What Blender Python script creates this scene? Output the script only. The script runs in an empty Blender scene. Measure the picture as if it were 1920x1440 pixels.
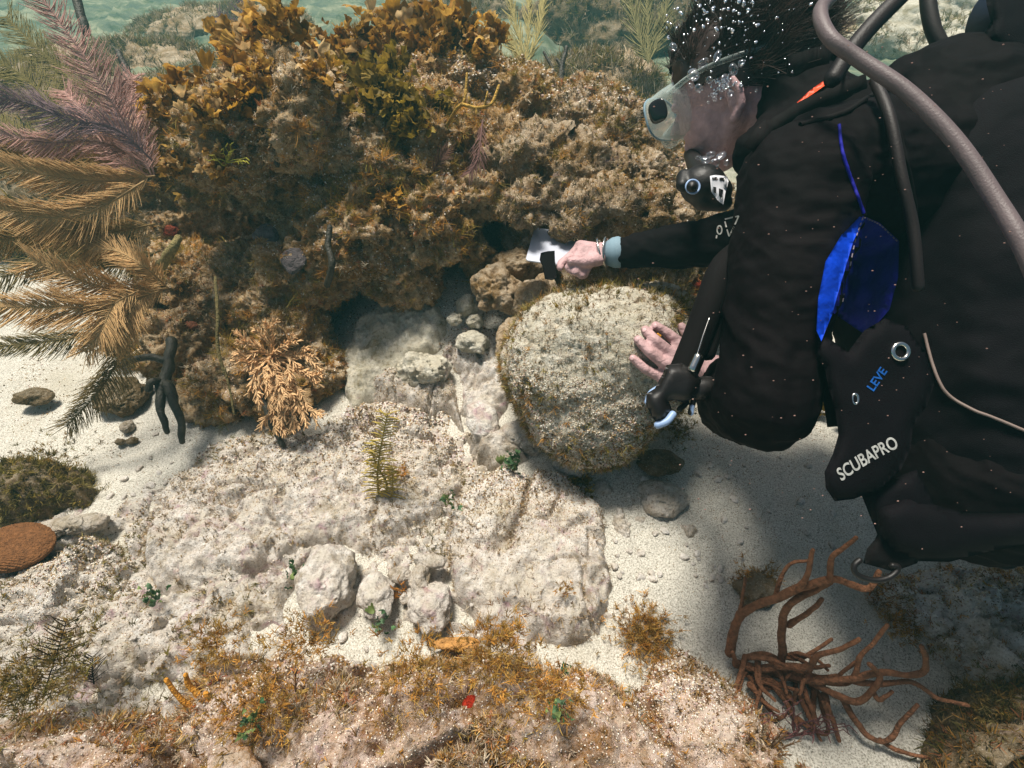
import bpy, bmesh, math, random
import numpy as np
from mathutils import Vector, Matrix
from mathutils.bvhtree import BVHTree

random.seed(7)
rng = np.random.default_rng(7)
SC = bpy.context.scene
COL = SC.collection

# ------------------------------------------------------------------ camera, world, sun, exposure
CAM_H = 1.05
cam_d = bpy.data.cameras.new("Camera")
cam = bpy.data.objects.new("Camera", cam_d)
COL.objects.link(cam)
cam.location = (0, 0, CAM_H)
cam.rotation_euler = (math.radians(45), 0, 0)
cam_d.sensor_width = 36
cam_d.lens = 18
cam_d.clip_start = 0.02
cam_d.clip_end = 400
SC.camera = cam

SUN_EL, SUN_AZ = 74.0, -38.0          # elevation, azimuth from +y towards +x
world = bpy.data.worlds.new("World")
SC.world = world
world.use_nodes = True
wn = world.node_tree
bg = wn.nodes["Background"]
sky = wn.nodes.new("ShaderNodeTexSky")
sky.sky_type = 'NISHITA'
sky.sun_disc = False
sky.sun_elevation = math.radians(SUN_EL)
sky.sun_rotation = math.radians(SUN_AZ)
sky.air_density = 0.6; sky.dust_density = 4.0; sky.ozone_density = 0.3
wn.links.new(sky.outputs[0], bg.inputs[0])
bg.inputs[1].default_value = 0.075
sun_d = bpy.data.lights.new("Sun", 'SUN')
sun_d.energy = 5.0
sun_d.angle = math.radians(13.0)
sun_d.color = (1.0, 0.95, 0.85)
sun = bpy.data.objects.new("Sun", sun_d)
COL.objects.link(sun)
sun.location = (0, 0, 6)
sv = Vector((math.sin(math.radians(SUN_AZ)) * math.cos(math.radians(SUN_EL)),
             math.cos(math.radians(SUN_AZ)) * math.cos(math.radians(SUN_EL)),
             math.sin(math.radians(SUN_EL))))
sun.rotation_euler = sv.to_track_quat('Z', 'Y').to_euler()
SC.view_settings.view_transform = 'Standard'
SC.view_settings.look = 'None'
SC.view_settings.exposure = 0.40
SC.view_settings.gamma = 1.0
SC.cycles.use_denoising = True
SC.cycles.max_bounces = 6
SC.cycles.transparent_max_bounces = 12
SC.cycles.volume_bounces = 0
SC.cycles.caustics_reflective = False
SC.cycles.caustics_refractive = False

# ------------------------------------------------------------------ geometry helpers
s2 = math.sqrt(0.5)
R_ = np.array([1.0, 0, 0]); U_ = np.array([0, s2, s2]); F_ = np.array([0, s2, -s2])
C_ = np.array([0, 0, CAM_H])

def P(px, py, d):
    return C_ + d * (F_ + (px - 960) / 960 * R_ + (720 - py) / 960 * U_)

def G(px, py, z=0.0):
    v = F_ + (px - 960) / 960 * R_ + (720 - py) / 960 * U_
    return C_ + v * ((z - CAM_H) / v[2])

def PL(*pts):
    return np.array([P(*p) for p in pts])

def spline(pts, n):
    """Catmull-Rom through the points (k x 3 or k x 4)."""
    p = np.asarray(pts, float)
    if len(p) == 2:
        t = np.linspace(0, 1, n)[:, None]
        return p[0] * (1 - t) + p[1] * t
    q = np.vstack([2 * p[0] - p[1], p, 2 * p[-1] - p[-2]])
    out = []
    for s in np.linspace(0, len(p) - 1 - 1e-9, n):
        i = int(s); t = s - i
        a, b, c, d = q[i], q[i + 1], q[i + 2], q[i + 3]
        out.append(0.5 * (2 * b + (c - a) * t + (2 * a - 5 * b + 4 * c - d) * t * t + (3 * b - a - 3 * c + d) * t ** 3))
    return np.array(out)

def _hash(ix, iy, iz, seed):
    h = (ix * 374761393 + iy * 668265263 + iz * 2147483647 + seed * 1274126177) & 0xFFFFFFFF
    h = ((h ^ (h >> 13)) * 1274126177) & 0xFFFFFFFF
    h = ((h ^ (h >> 15)) * 2246822519) & 0xFFFFFFFF
    return ((h ^ (h >> 16)) & 0xFFFFFF) / float(0xFFFFFF)

def vnoise(p, seed=0):
    """value noise, -1..1"""
    i = np.floor(p).astype(np.int64); f = p - i
    f = f * f * f * (f * (f * 6 - 15) + 10)
    r = 0
    for dx in (0, 1):
        wx = f[:, 0] if dx else 1 - f[:, 0]
        for dy in (0, 1):
            wy = f[:, 1] if dy else 1 - f[:, 1]
            for dz in (0, 1):
                wz = f[:, 2] if dz else 1 - f[:, 2]
                r = r + wx * wy * wz * _hash(i[:, 0] + dx, i[:, 1] + dy, i[:, 2] + dz, seed)
    return r * 2 - 1

def fbm(p, scale, octv=4, seed=0, gain=0.5, ridge=False):
    a, s, r, tot = 1.0, scale, 0, 0
    off = np.array([17.3, 5.1, 9.7])
    for o in range(octv):
        n = vnoise(p * s + off * (o + 1), seed + o)
        if ridge: n = 1 - 2 * np.abs(n)
        r = r + a * n; tot += a
        a *= gain; s *= 2.03
    return r / tot

def sst(a, b, x):
    t = np.clip((x - a) / (b - a), 0, 1)
    return t * t * (3 - 2 * t)

def link_mesh(name, me, mat, parent=None, smooth=True):
    o = bpy.data.objects.new(name, me)
    COL.objects.link(o)
    if mat is not None: me.materials.append(mat)
    if smooth and len(me.polygons):
        me.polygons.foreach_set('use_smooth', np.ones(len(me.polygons), bool))
    if parent is not None: o.parent = parent
    return o

def MO(name, V, F, mat, parent=None, smooth=True, col=None):
    """numpy verts + faces (n x 3 or n x 4, or a list of such arrays) -> one mesh object"""
    V = np.asarray(V, np.float32)
    Fs = F if isinstance(F, list) else [F]
    Fs = [np.asarray(f, np.int32) for f in Fs if len(f)]
    me = bpy.data.meshes.new(name)
    me.vertices.add(len(V)); me.vertices.foreach_set('co', V.ravel())
    nl = sum(f.size for f in Fs); npoly = sum(len(f) for f in Fs)
    me.loops.add(nl); me.polygons.add(npoly)
    me.loops.foreach_set('vertex_index', np.concatenate([f.ravel() for f in Fs]))
    starts = []; acc = 0
    for f in Fs:
        k = f.shape[1]; starts.append(acc + np.arange(len(f)) * k); acc += f.size
    me.polygons.foreach_set('loop_start', np.concatenate(starts).astype(np.int32))
    me.update(calc_edges=True)
    if col is not None:
        at = me.color_attributes.new("Col", 'FLOAT_COLOR', 'POINT')
        c = np.ones((len(V), 4), np.float32); c[:, :3] = col
        at.data.foreach_set('color', c.ravel())
    return link_mesh(name, me, mat, parent, smooth)

def empty(name, loc=(0, 0, 0)):
    o = bpy.data.objects.new(name, None)
    COL.objects.link(o); o.location = loc
    o.empty_display_size = 0.05
    return o

def adopt(ch, par):
    """parent keeping the world place (everything here is modelled in world space)"""
    ch.parent = par
    ch.matrix_parent_inverse = Matrix.Translation(par.location).inverted()

def tag(o, label, cat, group=None, kind=None):
    o['label'] = label; o['category'] = cat
    if group: o['group'] = group
    if kind: o['kind'] = kind
    return o

class Bag:
    """collects vertex / quad / tri arrays with colours"""
    def __init__(s): s.V = []; s.Q = []; s.T = []; s.C = []; s.n = 0
    def add(s, V, Q=None, T=None, col=(1, 1, 1)):
        V = np.asarray(V, float)
        if len(V) == 0: return
        s.V.append(V)
        c = np.asarray(col, float)
        s.C.append(np.broadcast_to(c, (len(V), 3)))
        if Q is not None and len(Q): s.Q.append(np.asarray(Q) + s.n)
        if T is not None and len(T): s.T.append(np.asarray(T) + s.n)
        s.n += len(V)
    def build(s, name, mat, parent=None, smooth=True):
        F = []
        if s.Q: F.append(np.concatenate(s.Q))
        if s.T: F.append(np.concatenate(s.T))
        return MO(name, np.concatenate(s.V), F, mat, parent, smooth, np.concatenate(s.C))

def sweep(PTS, R, sides=6, flat=None):
    """PTS (n,k,3), R (n,k): n tubes (or ribbons when sides==2); returns V, Q"""
    PTS = np.asarray(PTS, float); R = np.asarray(R, float)
    n, k, _ = PTS.shape
    T = np.gradient(PTS, axis=1)
    T /= np.linalg.norm(T, axis=2, keepdims=True) + 1e-12
    mt = T.mean(axis=1)
    ref = np.where(np.abs(mt[:, 2:3]) < 0.9, np.array([[0, 0, 1.0]]), np.array([[1.0, 0, 0]]))
    if flat is not None: ref = flat
    ref = ref[:, None, :]
    A = np.cross(T, np.broadcast_to(ref, T.shape)); A /= np.linalg.norm(A, axis=2, keepdims=True) + 1e-12
    B = np.cross(T, A)
    rings = []
    for j in range(sides):
        a = 2 * math.pi * j / sides
        rings.append(PTS + (A * math.cos(a) + B * math.sin(a)) * R[:, :, None])
    V = np.stack(rings, axis=2)                # n,k,s,3
    idx = np.arange(n * k * sides).reshape(n, k, sides)
    if sides == 2:
        Q = np.stack([idx[:, :-1, 0], idx[:, :-1, 1], idx[:, 1:, 1], idx[:, 1:, 0]], -1).reshape(-1, 4)
    else:
        j2 = np.roll(np.arange(sides), -1)
        Q = np.stack([idx[:, :-1, :], idx[:, :-1, j2], idx[:, 1:, j2], idx[:, 1:, :]], -1).reshape(-1, 4)
    return V.reshape(-1, 3), Q

def tube(bag, pts, r0, r1=None, sides=8, n=None, col=(1, 1, 1), prof=None, wob=0.0):
    pts = np.asarray(pts, float)
    n = n or max(8, 6 * len(pts))
    s = spline(pts, n)
    r1 = r0 if r1 is None else r1
    t = np.linspace(0, 1, n)
    r = r0 + (r1 - r0) * t
    if prof is not None: r = r * np.array([prof(x) for x in t])
    if wob:
        s = s + wob * np.stack([fbm(s, 30, 2, 3), fbm(s, 30, 2, 5), fbm(s, 30, 2, 8)], 1)
        r = r * (1 + 0.18 * fbm(s, 60, 2, 11))
    # rounded ends
    d0 = s[1] - s[0]; d0 /= np.linalg.norm(d0) + 1e-9
    d1 = s[-1] - s[-2]; d1 /= np.linalg.norm(d1) + 1e-9
    s = np.vstack([s[0] - d0 * r[0] * .8, s[0] - d0 * r[0] * .5, s, s[-1] + d1 * r[-1] * .5, s[-1] + d1 * r[-1] * .8])
    r = np.concatenate([[r[0] * .05, r[0] * .75], r, [r[-1] * .75, r[-1] * .05]])
    V, Q = sweep(s[None], r[None], sides)
    bag.add(V, Q, col=col)

_ico = {}
def ico(sub):
    if sub not in _ico:
        bm = bmesh.new(); bmesh.ops.create_icosphere(bm, subdivisions=sub, radius=1)
        V = np.array([v.co for v in bm.verts]); F = np.array([[v.index for v in f.verts] for f in bm.faces])
        bm.free(); _ico[sub] = (V, F)
    return _ico[sub]

def normals_of(V, Fs):
    N = np.zeros_like(V)
    for F in (Fs if isinstance(Fs, list) else [Fs]):
        F = np.asarray(F)
        n = np.cross(V[F[:, 1]] - V[F[:, 0]], V[F[:, 2]] - V[F[:, 0]])
        if F.shape[1] == 4: n = n + np.cross(V[F[:, 2]] - V[F[:, 0]], V[F[:, 3]] - V[F[:, 0]])
        for j in range(F.shape[1]): np.add.at(N, F[:, j], n)
    return N / (np.linalg.norm(N, axis=1, keepdims=True) + 1e-12)

def voxel(prims, vox, smooth=2):
    """prims: ('s', centre, radius or (3), rot3x3) or ('c', a, b, ra, rb); -> V, quads"""
    bag = Bag()
    for p in prims:
        if p[0] == 's':
            V, F = ico(3); r = np.asarray(p[2], float) * np.ones(3)
            M = p[3] if len(p) > 3 else np.eye(3)
            bag.add((V * r) @ np.asarray(M).T + p[1], T=F)
        else:
            a, b, ra, rb = np.asarray(p[1], float), np.asarray(p[2], float), p[3], p[4]
            L = np.linalg.norm(b - a)
            m = max(2, int(L / (0.25 * min(ra, rb))) + 1)
            V, F = ico(2)
            for t in np.linspace(0, 1, min(m, 40)):
                bag.add(V * (ra + (rb - ra) * t) + a + (b - a) * t, T=F)
    me = bpy.data.meshes.new("tmp")
    V = np.concatenate(bag.V); T = np.concatenate(bag.T)
    me.from_pydata(V.tolist(), [], T.tolist())
    o = bpy.data.objects.new("tmp", me); COL.objects.link(o)
    md = o.modifiers.new("r", 'REMESH'); md.mode = 'VOXEL'; md.voxel_size = vox
    dg = bpy.context.evaluated_depsgraph_get(); dg.update()
    ev = o.evaluated_get(dg).to_mesh()
    n = len(ev.vertices); co = np.empty(n * 3, np.float32); ev.vertices.foreach_get('co', co)
    k = len(ev.polygons)
    vi = np.empty(len(ev.loops), np.int32); ev.loops.foreach_get('vertex_index', vi)
    Q = vi.reshape(k, 4)
    V = co.reshape(n, 3).astype(float)
    o.evaluated_get(dg).to_mesh_clear()
    bpy.data.objects.remove(o); bpy.data.meshes.remove(me)
    e = np.vstack([Q[:, [0, 1]], Q[:, [1, 2]], Q[:, [2, 3]], Q[:, [3, 0]]])
    for _ in range(smooth):
        S = np.zeros_like(V); c = np.zeros(n)
        np.add.at(S, e[:, 0], V[e[:, 1]]); np.add.at(S, e[:, 1], V[e[:, 0]])
        np.add.at(c, e[:, 0], 1); np.add.at(c, e[:, 1], 1)
        V = 0.35 * V + 0.65 * S / c[:, None]
    return V, Q

def BVH(V, Fs):
    polys = []
    for F in (Fs if isinstance(Fs, list) else [Fs]): polys += np.asarray(F).tolist()
    return BVHTree.FromPolygons([Vector(v) for v in V], polys)

def cast(bvh, px, py):
    d = P(px, py, 1.0) - C_
    h = bvh.ray_cast(Vector(C_), Vector(d).normalized())
    return h

# ------------------------------------------------------------------ materials
def lin(r, g, b):
    f = lambda c: ((c / 255 + 0.055) / 1.055) ** 2.4 if c / 255 > 0.04045 else c / 255 / 12.92
    return (f(r), f(g), f(b), 1)

def newmat(name):
    m = bpy.data.materials.new(name); m.use_nodes = True
    nt = m.node_tree; b = nt.nodes['Principled BSDF']
    return m, nt, b

def simple(name, col, rough=0.6, metal=0.0, bump=0.0, bscale=400, spec=0.4, var=0.0, vscale=40, trans=0.0, alpha=1.0, sheen=0.0):
    m, nt, b = newmat(name)
    L = nt.links
    b.inputs['Roughness'].default_value = rough
    b.inputs['Metallic'].default_value = metal
    b.inputs['Specular IOR Level'].default_value = spec
    b.inputs['Transmission Weight'].default_value = trans
    b.inputs['Alpha'].default_value = alpha
    b.inputs['Sheen Weight'].default_value = sheen
    b.inputs['Base Color'].default_value = col
    tc = nt.nodes.new('ShaderNodeTexCoord')
    if var:
        n = nt.nodes.new('ShaderNodeTexNoise'); n.inputs['Scale'].default_value = vscale; n.inputs['Detail'].default_value = 5
        L.new(tc.outputs['Object'], n.inputs['Vector'])
        mr = nt.nodes.new('ShaderNodeMapRange'); mr.inputs[1].default_value = .3; mr.inputs[2].default_value = .7
        mr.inputs[3].default_value = 1 - var; mr.inputs[4].default_value = 1 + var
        L.new(n.outputs[0], mr.inputs[0])
        mx = nt.nodes.new('ShaderNodeVectorMath'); mx.operation = 'SCALE'
        mx.inputs[0].default_value = col[:3]
        L.new(mr.outputs[0], mx.inputs['Scale']); L.new(mx.outputs[0], b.inputs['Base Color'])
    if bump:
        n = nt.nodes.new('ShaderNodeTexNoise'); n.inputs['Scale'].default_value = bscale; n.inputs['Detail'].default_value = 4
        L.new(tc.outputs['Object'], n.inputs['Vector'])
        bp = nt.nodes.new('ShaderNodeBump'); bp.inputs['Distance'].default_value = bump
        L.new(n.outputs[0], bp.inputs['Height']); L.new(bp.outputs[0], b.inputs['Normal'])
    return m

def vcol(name, rough=0.7, transl=0.0, bump=0.0, bscale=300, var=0.25, vscale=120):
    """colour from the mesh's own attribute, broken up by noise"""
    m, nt, b = newmat(name); L = nt.links
    at = nt.nodes.new('ShaderNodeAttribute'); at.attribute_name = 'Col'
    tc = nt.nodes.new('ShaderNodeTexCoord')
    n = nt.nodes.new('ShaderNodeTexNoise'); n.inputs['Scale'].default_value = vscale; n.inputs['Detail'].default_value = 4
    L.new(tc.outputs['Object'], n.inputs['Vector'])
    mr = nt.nodes.new('ShaderNodeMapRange'); mr.inputs[1].default_value = .3; mr.inputs[2].default_value = .7
    mr.inputs[3].default_value = 1 - var; mr.inputs[4].default_value = 1 + var
    L.new(n.outputs[0], mr.inputs[0])
    mx = nt.nodes.new('ShaderNodeVectorMath'); mx.operation = 'SCALE'
    L.new(at.outputs['Color'], mx.inputs[0]); L.new(mr.outputs[0], mx.inputs['Scale'])
    L.new(mx.outputs[0], b.inputs['Base Color'])
    b.inputs['Roughness'].default_value = rough
    b.inputs['Specular IOR Level'].default_value = 0.25
    if bump:
        bp = nt.nodes.new('ShaderNodeBump'); bp.inputs['Distance'].default_value = bump
        n2 = nt.nodes.new('ShaderNodeTexNoise'); n2.inputs['Scale'].default_value = bscale
        L.new(tc.outputs['Object'], n2.inputs['Vector'])
        L.new(n2.outputs[0], bp.inputs['Height']); L.new(bp.outputs[0], b.inputs['Normal'])
    if transl:
        tr = nt.nodes.new('ShaderNodeBsdfTranslucent'); L.new(mx.outputs[0], tr.inputs['Color'])
        ms = nt.nodes.new('ShaderNodeMixShader'); ms.inputs[0].default_value = transl
        L.new(b.outputs[0], ms.inputs[1]); L.new(tr.outputs[0], ms.inputs[2])
        L.new(ms.outputs[0], nt.nodes['Material Output'].inputs['Surface'])
    return m

def rockmat(name, pale, mid, algae, algae_amt=0.45, pink=0.15, dark_amt=0.3, sand=0.3, fine=1.0):
    """crusted limestone: pale rock, tan film, algal turf patches, mauve crusts, dark pits, sand dusted on the flats"""
    m, nt, b = newmat(name); L = nt.links; N = nt.nodes
    tc = N.new('ShaderNodeTexCoord').outputs['Object']
    def noise(scale, detail=5, rough=0.55, dist=0.0):
        n = N.new('ShaderNodeTexNoise'); n.inputs['Scale'].default_value = scale; n.inputs['Detail'].default_value = detail
        n.inputs['Roughness'].default_value = rough; n.inputs['Distortion'].default_value = dist
        L.new(tc, n.inputs['Vector']); return n.outputs[0]
    def rng_(v, a, b_, c=0.0, d=1.0):
        r = N.new('ShaderNodeMapRange'); r.inputs[1].default_value = a; r.inputs[2].default_value = b_
        r.inputs[3].default_value = c; r.inputs[4].default_value = d; L.new(v, r.inputs[0]); return r.outputs[0]
    def mix(f, a, b_, mode='MIX'):
        x = N.new('ShaderNodeMix'); x.data_type = 'RGBA'; x.blend_type = mode
        if isinstance(f, float): x.inputs[0].default_value = f
        else: L.new(f, x.inputs[0])
        for s, v in ((6, a), (7, b_)):
            if isinstance(v, tuple): x.inputs[s].default_value = v
            else: L.new(v, x.inputs[s])
        return x.outputs[2]
    def mth(op, a, b_):
        x = N.new('ShaderNodeMath'); x.operation = op
        for s, v in ((0, a), (1, b_)):
            if isinstance(v, (float, int)): x.inputs[s].default_value = v
            else: L.new(v, x.inputs[s])
        return x.outputs[0]
    c = mix(rng_(noise(22, 6, .65), .35, .65), pale, mid)
    c = mix(rng_(noise(90 * fine, 6, .7), .46, .62, 0, .8), c, mid)
    c = mix(rng_(noise(14, 4, .6, 1.5), .72 - pink * .6, .86 - pink * .6), c, lin(186, 156, 160))
    c = mix(rng_(noise(34, 7, .72, .5), .50, .62, 0, .05 + .62 * algae_amt ** 1.5), c, lin(158, 124, 78))
    c = mix(rng_(noise(120, 5, .75), .54, .64, 0, dark_amt), c, lin(96, 76, 54))
    al = rng_(noise(9, 6, .72, .8), .66 - .3 * algae_amt, .80 - .3 * algae_amt)
    al = mth('MULTIPLY', al, rng_(noise(150, 5, .7), .3, .62, .35, 1))
    c = mix(al, c, algae)
    sp = rng_(noise(260 * fine, 4, .75), .56, .66, 0, dark_amt)
    c = mix(sp, c, lin(52, 42, 34))
    wh = rng_(noise(330 * fine, 3, .7), .60, .70, 0, .55)
    c = mix(wh, c, lin(225, 218, 205))
    geo = N.new('ShaderNodeNewGeometry')
    sx = N.new('ShaderNodeSeparateXYZ'); L.new(geo.outputs['Normal'], sx.inputs[0])
    up = rng_(sx.outputs[2], .72, .95)
    up = mth('MULTIPLY', up, rng_(noise(11, 5, .65), .42, .62, 0, sand))
    c = mix(up, c, lin(205, 198, 180))
    L.new(c, b.inputs['Base Color'])
    b.inputs['Roughness'].default_value = 0.9
    b.inputs['Specular IOR Level'].default_value = 0.15
    h = mth('ADD', mth('MULTIPLY', noise(60, 8, .75), 1.0), mth('MULTIPLY', noise(260, 4, .7), .35))
    bp = N.new('ShaderNodeBump'); bp.inputs['Distance'].default_value = .012; bp.inputs['Strength'].default_value = 0.9
    L.new(h, bp.inputs['Height']); L.new(bp.outputs[0], b.inputs['Normal'])
    return m

M = {}
M['reef'] = rockmat('reef_crust', lin(222, 202, 168), lin(170, 134, 88), lin(136, 98, 40), .75, .12, .6, .35)
M['reef2'] = rockmat('ledge_crust', lin(206, 190, 166), lin(156, 130, 98), lin(124, 94, 48), .75, .16, .55, .3)
M['boulder'] = rockmat('boulder_crust', lin(228, 223, 208), lin(186, 178, 156), lin(124, 108, 64), .38, .08, .5, .5)
M['slab'] = rockmat('slab_crust', lin(234, 229, 222), lin(204, 193, 180), lin(140, 118, 78), .42, .26, .55, .5)
M['rubble'] = rockmat('rubble_crust', lin(222, 215, 206), lin(184, 172, 156), lin(118, 100, 70), .5, .16, .65, .25)
M['front'] = rockmat('foreground_crust', lin(238, 222, 212), lin(206, 178, 158), lin(146, 100, 44), .80, .22, .6, .35)
M['algrock'] = rockmat('algal_crust', lin(158, 142, 118), lin(112, 94, 68), lin(88, 70, 38), .8, .15, .5, .2)
M['turf'] = vcol('turf_algae', .8, .35)
M['leafy'] = vcol('leafy_algae', .6, .35, var=.3, vscale=60)
M['gritm'] = vcol('coral_grit', .9, 0, var=.2)
M['plume'] = vcol('sea_plume', .8, .22, var=.15, vscale=200)
M['spongy'] = vcol('sponge', .85, 0, bump=.005, bscale=260, var=.35)
M['darksponge'] = simple('dark_sponge', lin(50, 46, 34), .55, bump=.003, bscale=200, var=.5, vscale=60)
M['neoprene'] = simple('neoprene', (.0030, .0014, .0018, 1), .8, bump=.0012, bscale=55, spec=.10, var=.3, vscale=14)
M['nylon'] = simple('vest_nylon', (.0034, .0020, .0032, 1), .75, bump=.0008, bscale=900, spec=.10, var=.25, vscale=20)
M['webbing'] = simple('webbing', (.0040, .0024, .0024, 1), .8, bump=.0006, bscale=1400, spec=.15)
M['blackplastic'] = simple('black_plastic', (.006, .004, .0035, 1), .5, bump=.0004, bscale=200)
M['blue'] = simple('blue_nylon', lin(0, 60, 190), .65, bump=.006, bscale=34, var=.25, vscale=18, spec=.2)
M['navy'] = simple('navy_nylon', lin(24, 22, 132), .7, bump=.006, bscale=30, var=.3, vscale=16, spec=.2)
M['skin'] = simple('skin', lin(184, 150, 150), .6, bump=.004, bscale=110, var=.2, vscale=50, spec=.35)
M['skin'].node_tree.nodes['Principled BSDF'].inputs['Subsurface Weight'].default_value = 0.0
M['hair'] = simple('hair', (.030, .014, .008, 1), .42, spec=.5)
M['hose'] = simple('rubber_hose', lin(96, 84, 84), .5, bump=.0005, bscale=500, var=.12)
M['hose2'] = simple('black_hose', (.012, .007, .006, 1), .55, bump=.0005, bscale=500)
M['orange'] = simple('orange_trim', lin(235, 80, 40), .5)
M['grey_trim'] = simple('grey_piping', lin(120, 105, 98), .6)
M['grey_seam'] = simple('flat_seam', (.022, .015, .017, 1), .8)
M['stitch'] = simple('stitching', lin(120, 110, 120), .8)
M['paleblue'] = simple('pale_blue_plastic', lin(140, 165, 200), .4)
M['whiteplastic'] = simple('white_plastic', lin(205, 205, 210), .35)
M['steel'] = simple('polished_steel', (.7, .68, .62, 1), .18, metal=1.0)
M['print'] = simple('silver_print', lin(176, 176, 170), .6, var=.2, vscale=300)
M['blueprint'] = simple('blue_print', lin(16, 84, 160), .6, var=.3, vscale=300)
M['slate'] = simple('slate_white', lin(190, 194, 206), .3, spec=.5)
M['cuff'] = simple('grey_blue_cuff', lin(120, 145, 158), .7, bump=.0006, bscale=900)
M['clear'] = simple('clear_silicone', lin(205, 215, 210), .25, alpha=.30, spec=.7)
M['lens'] = simple('lens', (.01, .008, .007, 1), .08, spec=.6)
M['bubble'] = simple('bubble', (.9, .95, 1, 1), .03, spec=1.0, alpha=.25)
M['glint'] = simple('bubble_bright', (.92, .95, 1, 1), .06, metal=.85)
M['speck'] = simple('drifting_speck', lin(140, 110, 100), .8)
M['net'] = simple('net_cord', lin(190, 190, 180), .6)
M['nail'] = simple('nail', lin(205, 170, 170), .3)

def glassy(name, tint, edge, face, rough, power=2.0, body=0.0):
    """see-through where faced squarely, bright at grazing angles, with a little milky body"""
    m, nt, b = newmat(name); L = nt.links; N = nt.nodes
    b.inputs['Base Color'].default_value = tint; b.inputs['Roughness'].default_value = rough; b.inputs['Metallic'].default_value = 0 if body else .9
    lw = N.new('ShaderNodeLayerWeight'); lw.inputs[0].default_value = .5
    pw = N.new('ShaderNodeMath'); pw.operation = 'POWER'; L.new(lw.outputs['Facing'], pw.inputs[0]); pw.inputs[1].default_value = power
    mr = N.new('ShaderNodeMapRange'); mr.inputs[3].default_value = face; mr.inputs[4].default_value = edge; L.new(pw.outputs[0], mr.inputs[0])
    tr = N.new('ShaderNodeBsdfTransparent'); ms = N.new('ShaderNodeMixShader')
    L.new(mr.outputs[0], ms.inputs[0]); L.new(tr.outputs[0], ms.inputs[1]); L.new(b.outputs[0], ms.inputs[2])
    L.new(ms.outputs[0], N['Material Output'].inputs['Surface']); return m
M['bubble'] = glassy('bubble', (.9, .95, 1, 1), .95, .10, .05, 2.2)
M['clear'] = glassy('clear_silicone', lin(190, 204, 198), .75, .20, .2, 1.6, 1)

# sand
def sandmat():
    m, nt, b = newmat('sand'); L = nt.links; N = nt.nodes
    tc = N.new('ShaderNodeTexCoord').outputs['Object']
    def noise(scale, detail=5, rough=.6):
        n = N.new('ShaderNodeTexNoise'); n.inputs['Scale'].default_value = scale; n.inputs['Detail'].default_value = detail
        n.inputs['Roughness'].default_value = rough; L.new(tc, n.inputs['Vector']); return n.outputs[0]
    def ramp(v, pts):
        r = N.new('ShaderNodeValToRGB'); e = r.color_ramp.elements
        e[0].position, e[0].color = pts[0]; e[1].position, e[1].color = pts[-1]
        for p, c in pts[1:-1]:
            x = e.new(p); x.color = c
        L.new(v, r.inputs[0]); return r.outputs[0]
    def mix(f, a, c):
        x = N.new('ShaderNodeMix'); x.data_type = 'RGBA'; L.new(f, x.inputs[0])
        for s, v in ((6, a), (7, c)):
            if isinstance(v, tuple): x.inputs[s].default_value = v
            else: L.new(v, x.inputs[s])
        return x.outputs[2]
    c = ramp(noise(320, 3, .7), [(.34, lin(126, 120, 108)), (.46, lin(188, 183, 170)), (.66, lin(224, 219, 208))])
    f = ramp(noise(420, 2, .8), [(.60, (0, 0, 0, 1)), (.68, (1, 1, 1, 1))])
    c = mix(f, c, lin(92, 80, 64))
    p = ramp(noise(3.2, 6, .65), [(.52, (0, 0, 0, 1)), (.68, (.55, .55, .55, 1))])
    c = mix(p, c, lin(166, 158, 138))
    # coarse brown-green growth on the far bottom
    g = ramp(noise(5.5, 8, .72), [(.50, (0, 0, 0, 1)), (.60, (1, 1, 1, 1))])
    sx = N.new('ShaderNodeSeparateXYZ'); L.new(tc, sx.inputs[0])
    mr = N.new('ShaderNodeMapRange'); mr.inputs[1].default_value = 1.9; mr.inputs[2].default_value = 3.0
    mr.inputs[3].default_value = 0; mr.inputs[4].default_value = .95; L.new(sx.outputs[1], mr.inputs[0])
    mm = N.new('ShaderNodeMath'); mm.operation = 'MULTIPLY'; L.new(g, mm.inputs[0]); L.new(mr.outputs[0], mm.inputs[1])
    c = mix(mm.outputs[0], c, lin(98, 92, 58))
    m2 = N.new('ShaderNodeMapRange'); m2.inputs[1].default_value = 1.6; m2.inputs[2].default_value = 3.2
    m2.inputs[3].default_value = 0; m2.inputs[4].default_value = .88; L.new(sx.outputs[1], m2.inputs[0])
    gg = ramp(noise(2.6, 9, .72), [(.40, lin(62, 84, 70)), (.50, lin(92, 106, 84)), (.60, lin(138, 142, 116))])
    c = mix(m2.outputs[0], c, gg)          # far sand painted mottled teal-green, standing in for water haze and absorption
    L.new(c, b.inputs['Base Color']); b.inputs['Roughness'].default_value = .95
    b.inputs['Specular IOR Level'].default_value = .1
    bp = N.new('ShaderNodeBump'); bp.inputs['Distance'].default_value = .005; bp.inputs['Strength'].default_value = .8
    L.new(noise(170, 6, .75), bp.inputs['Height']); L.new(bp.outputs[0], b.inputs['Normal'])
    return m
M['sand'] = sandmat()

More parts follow.
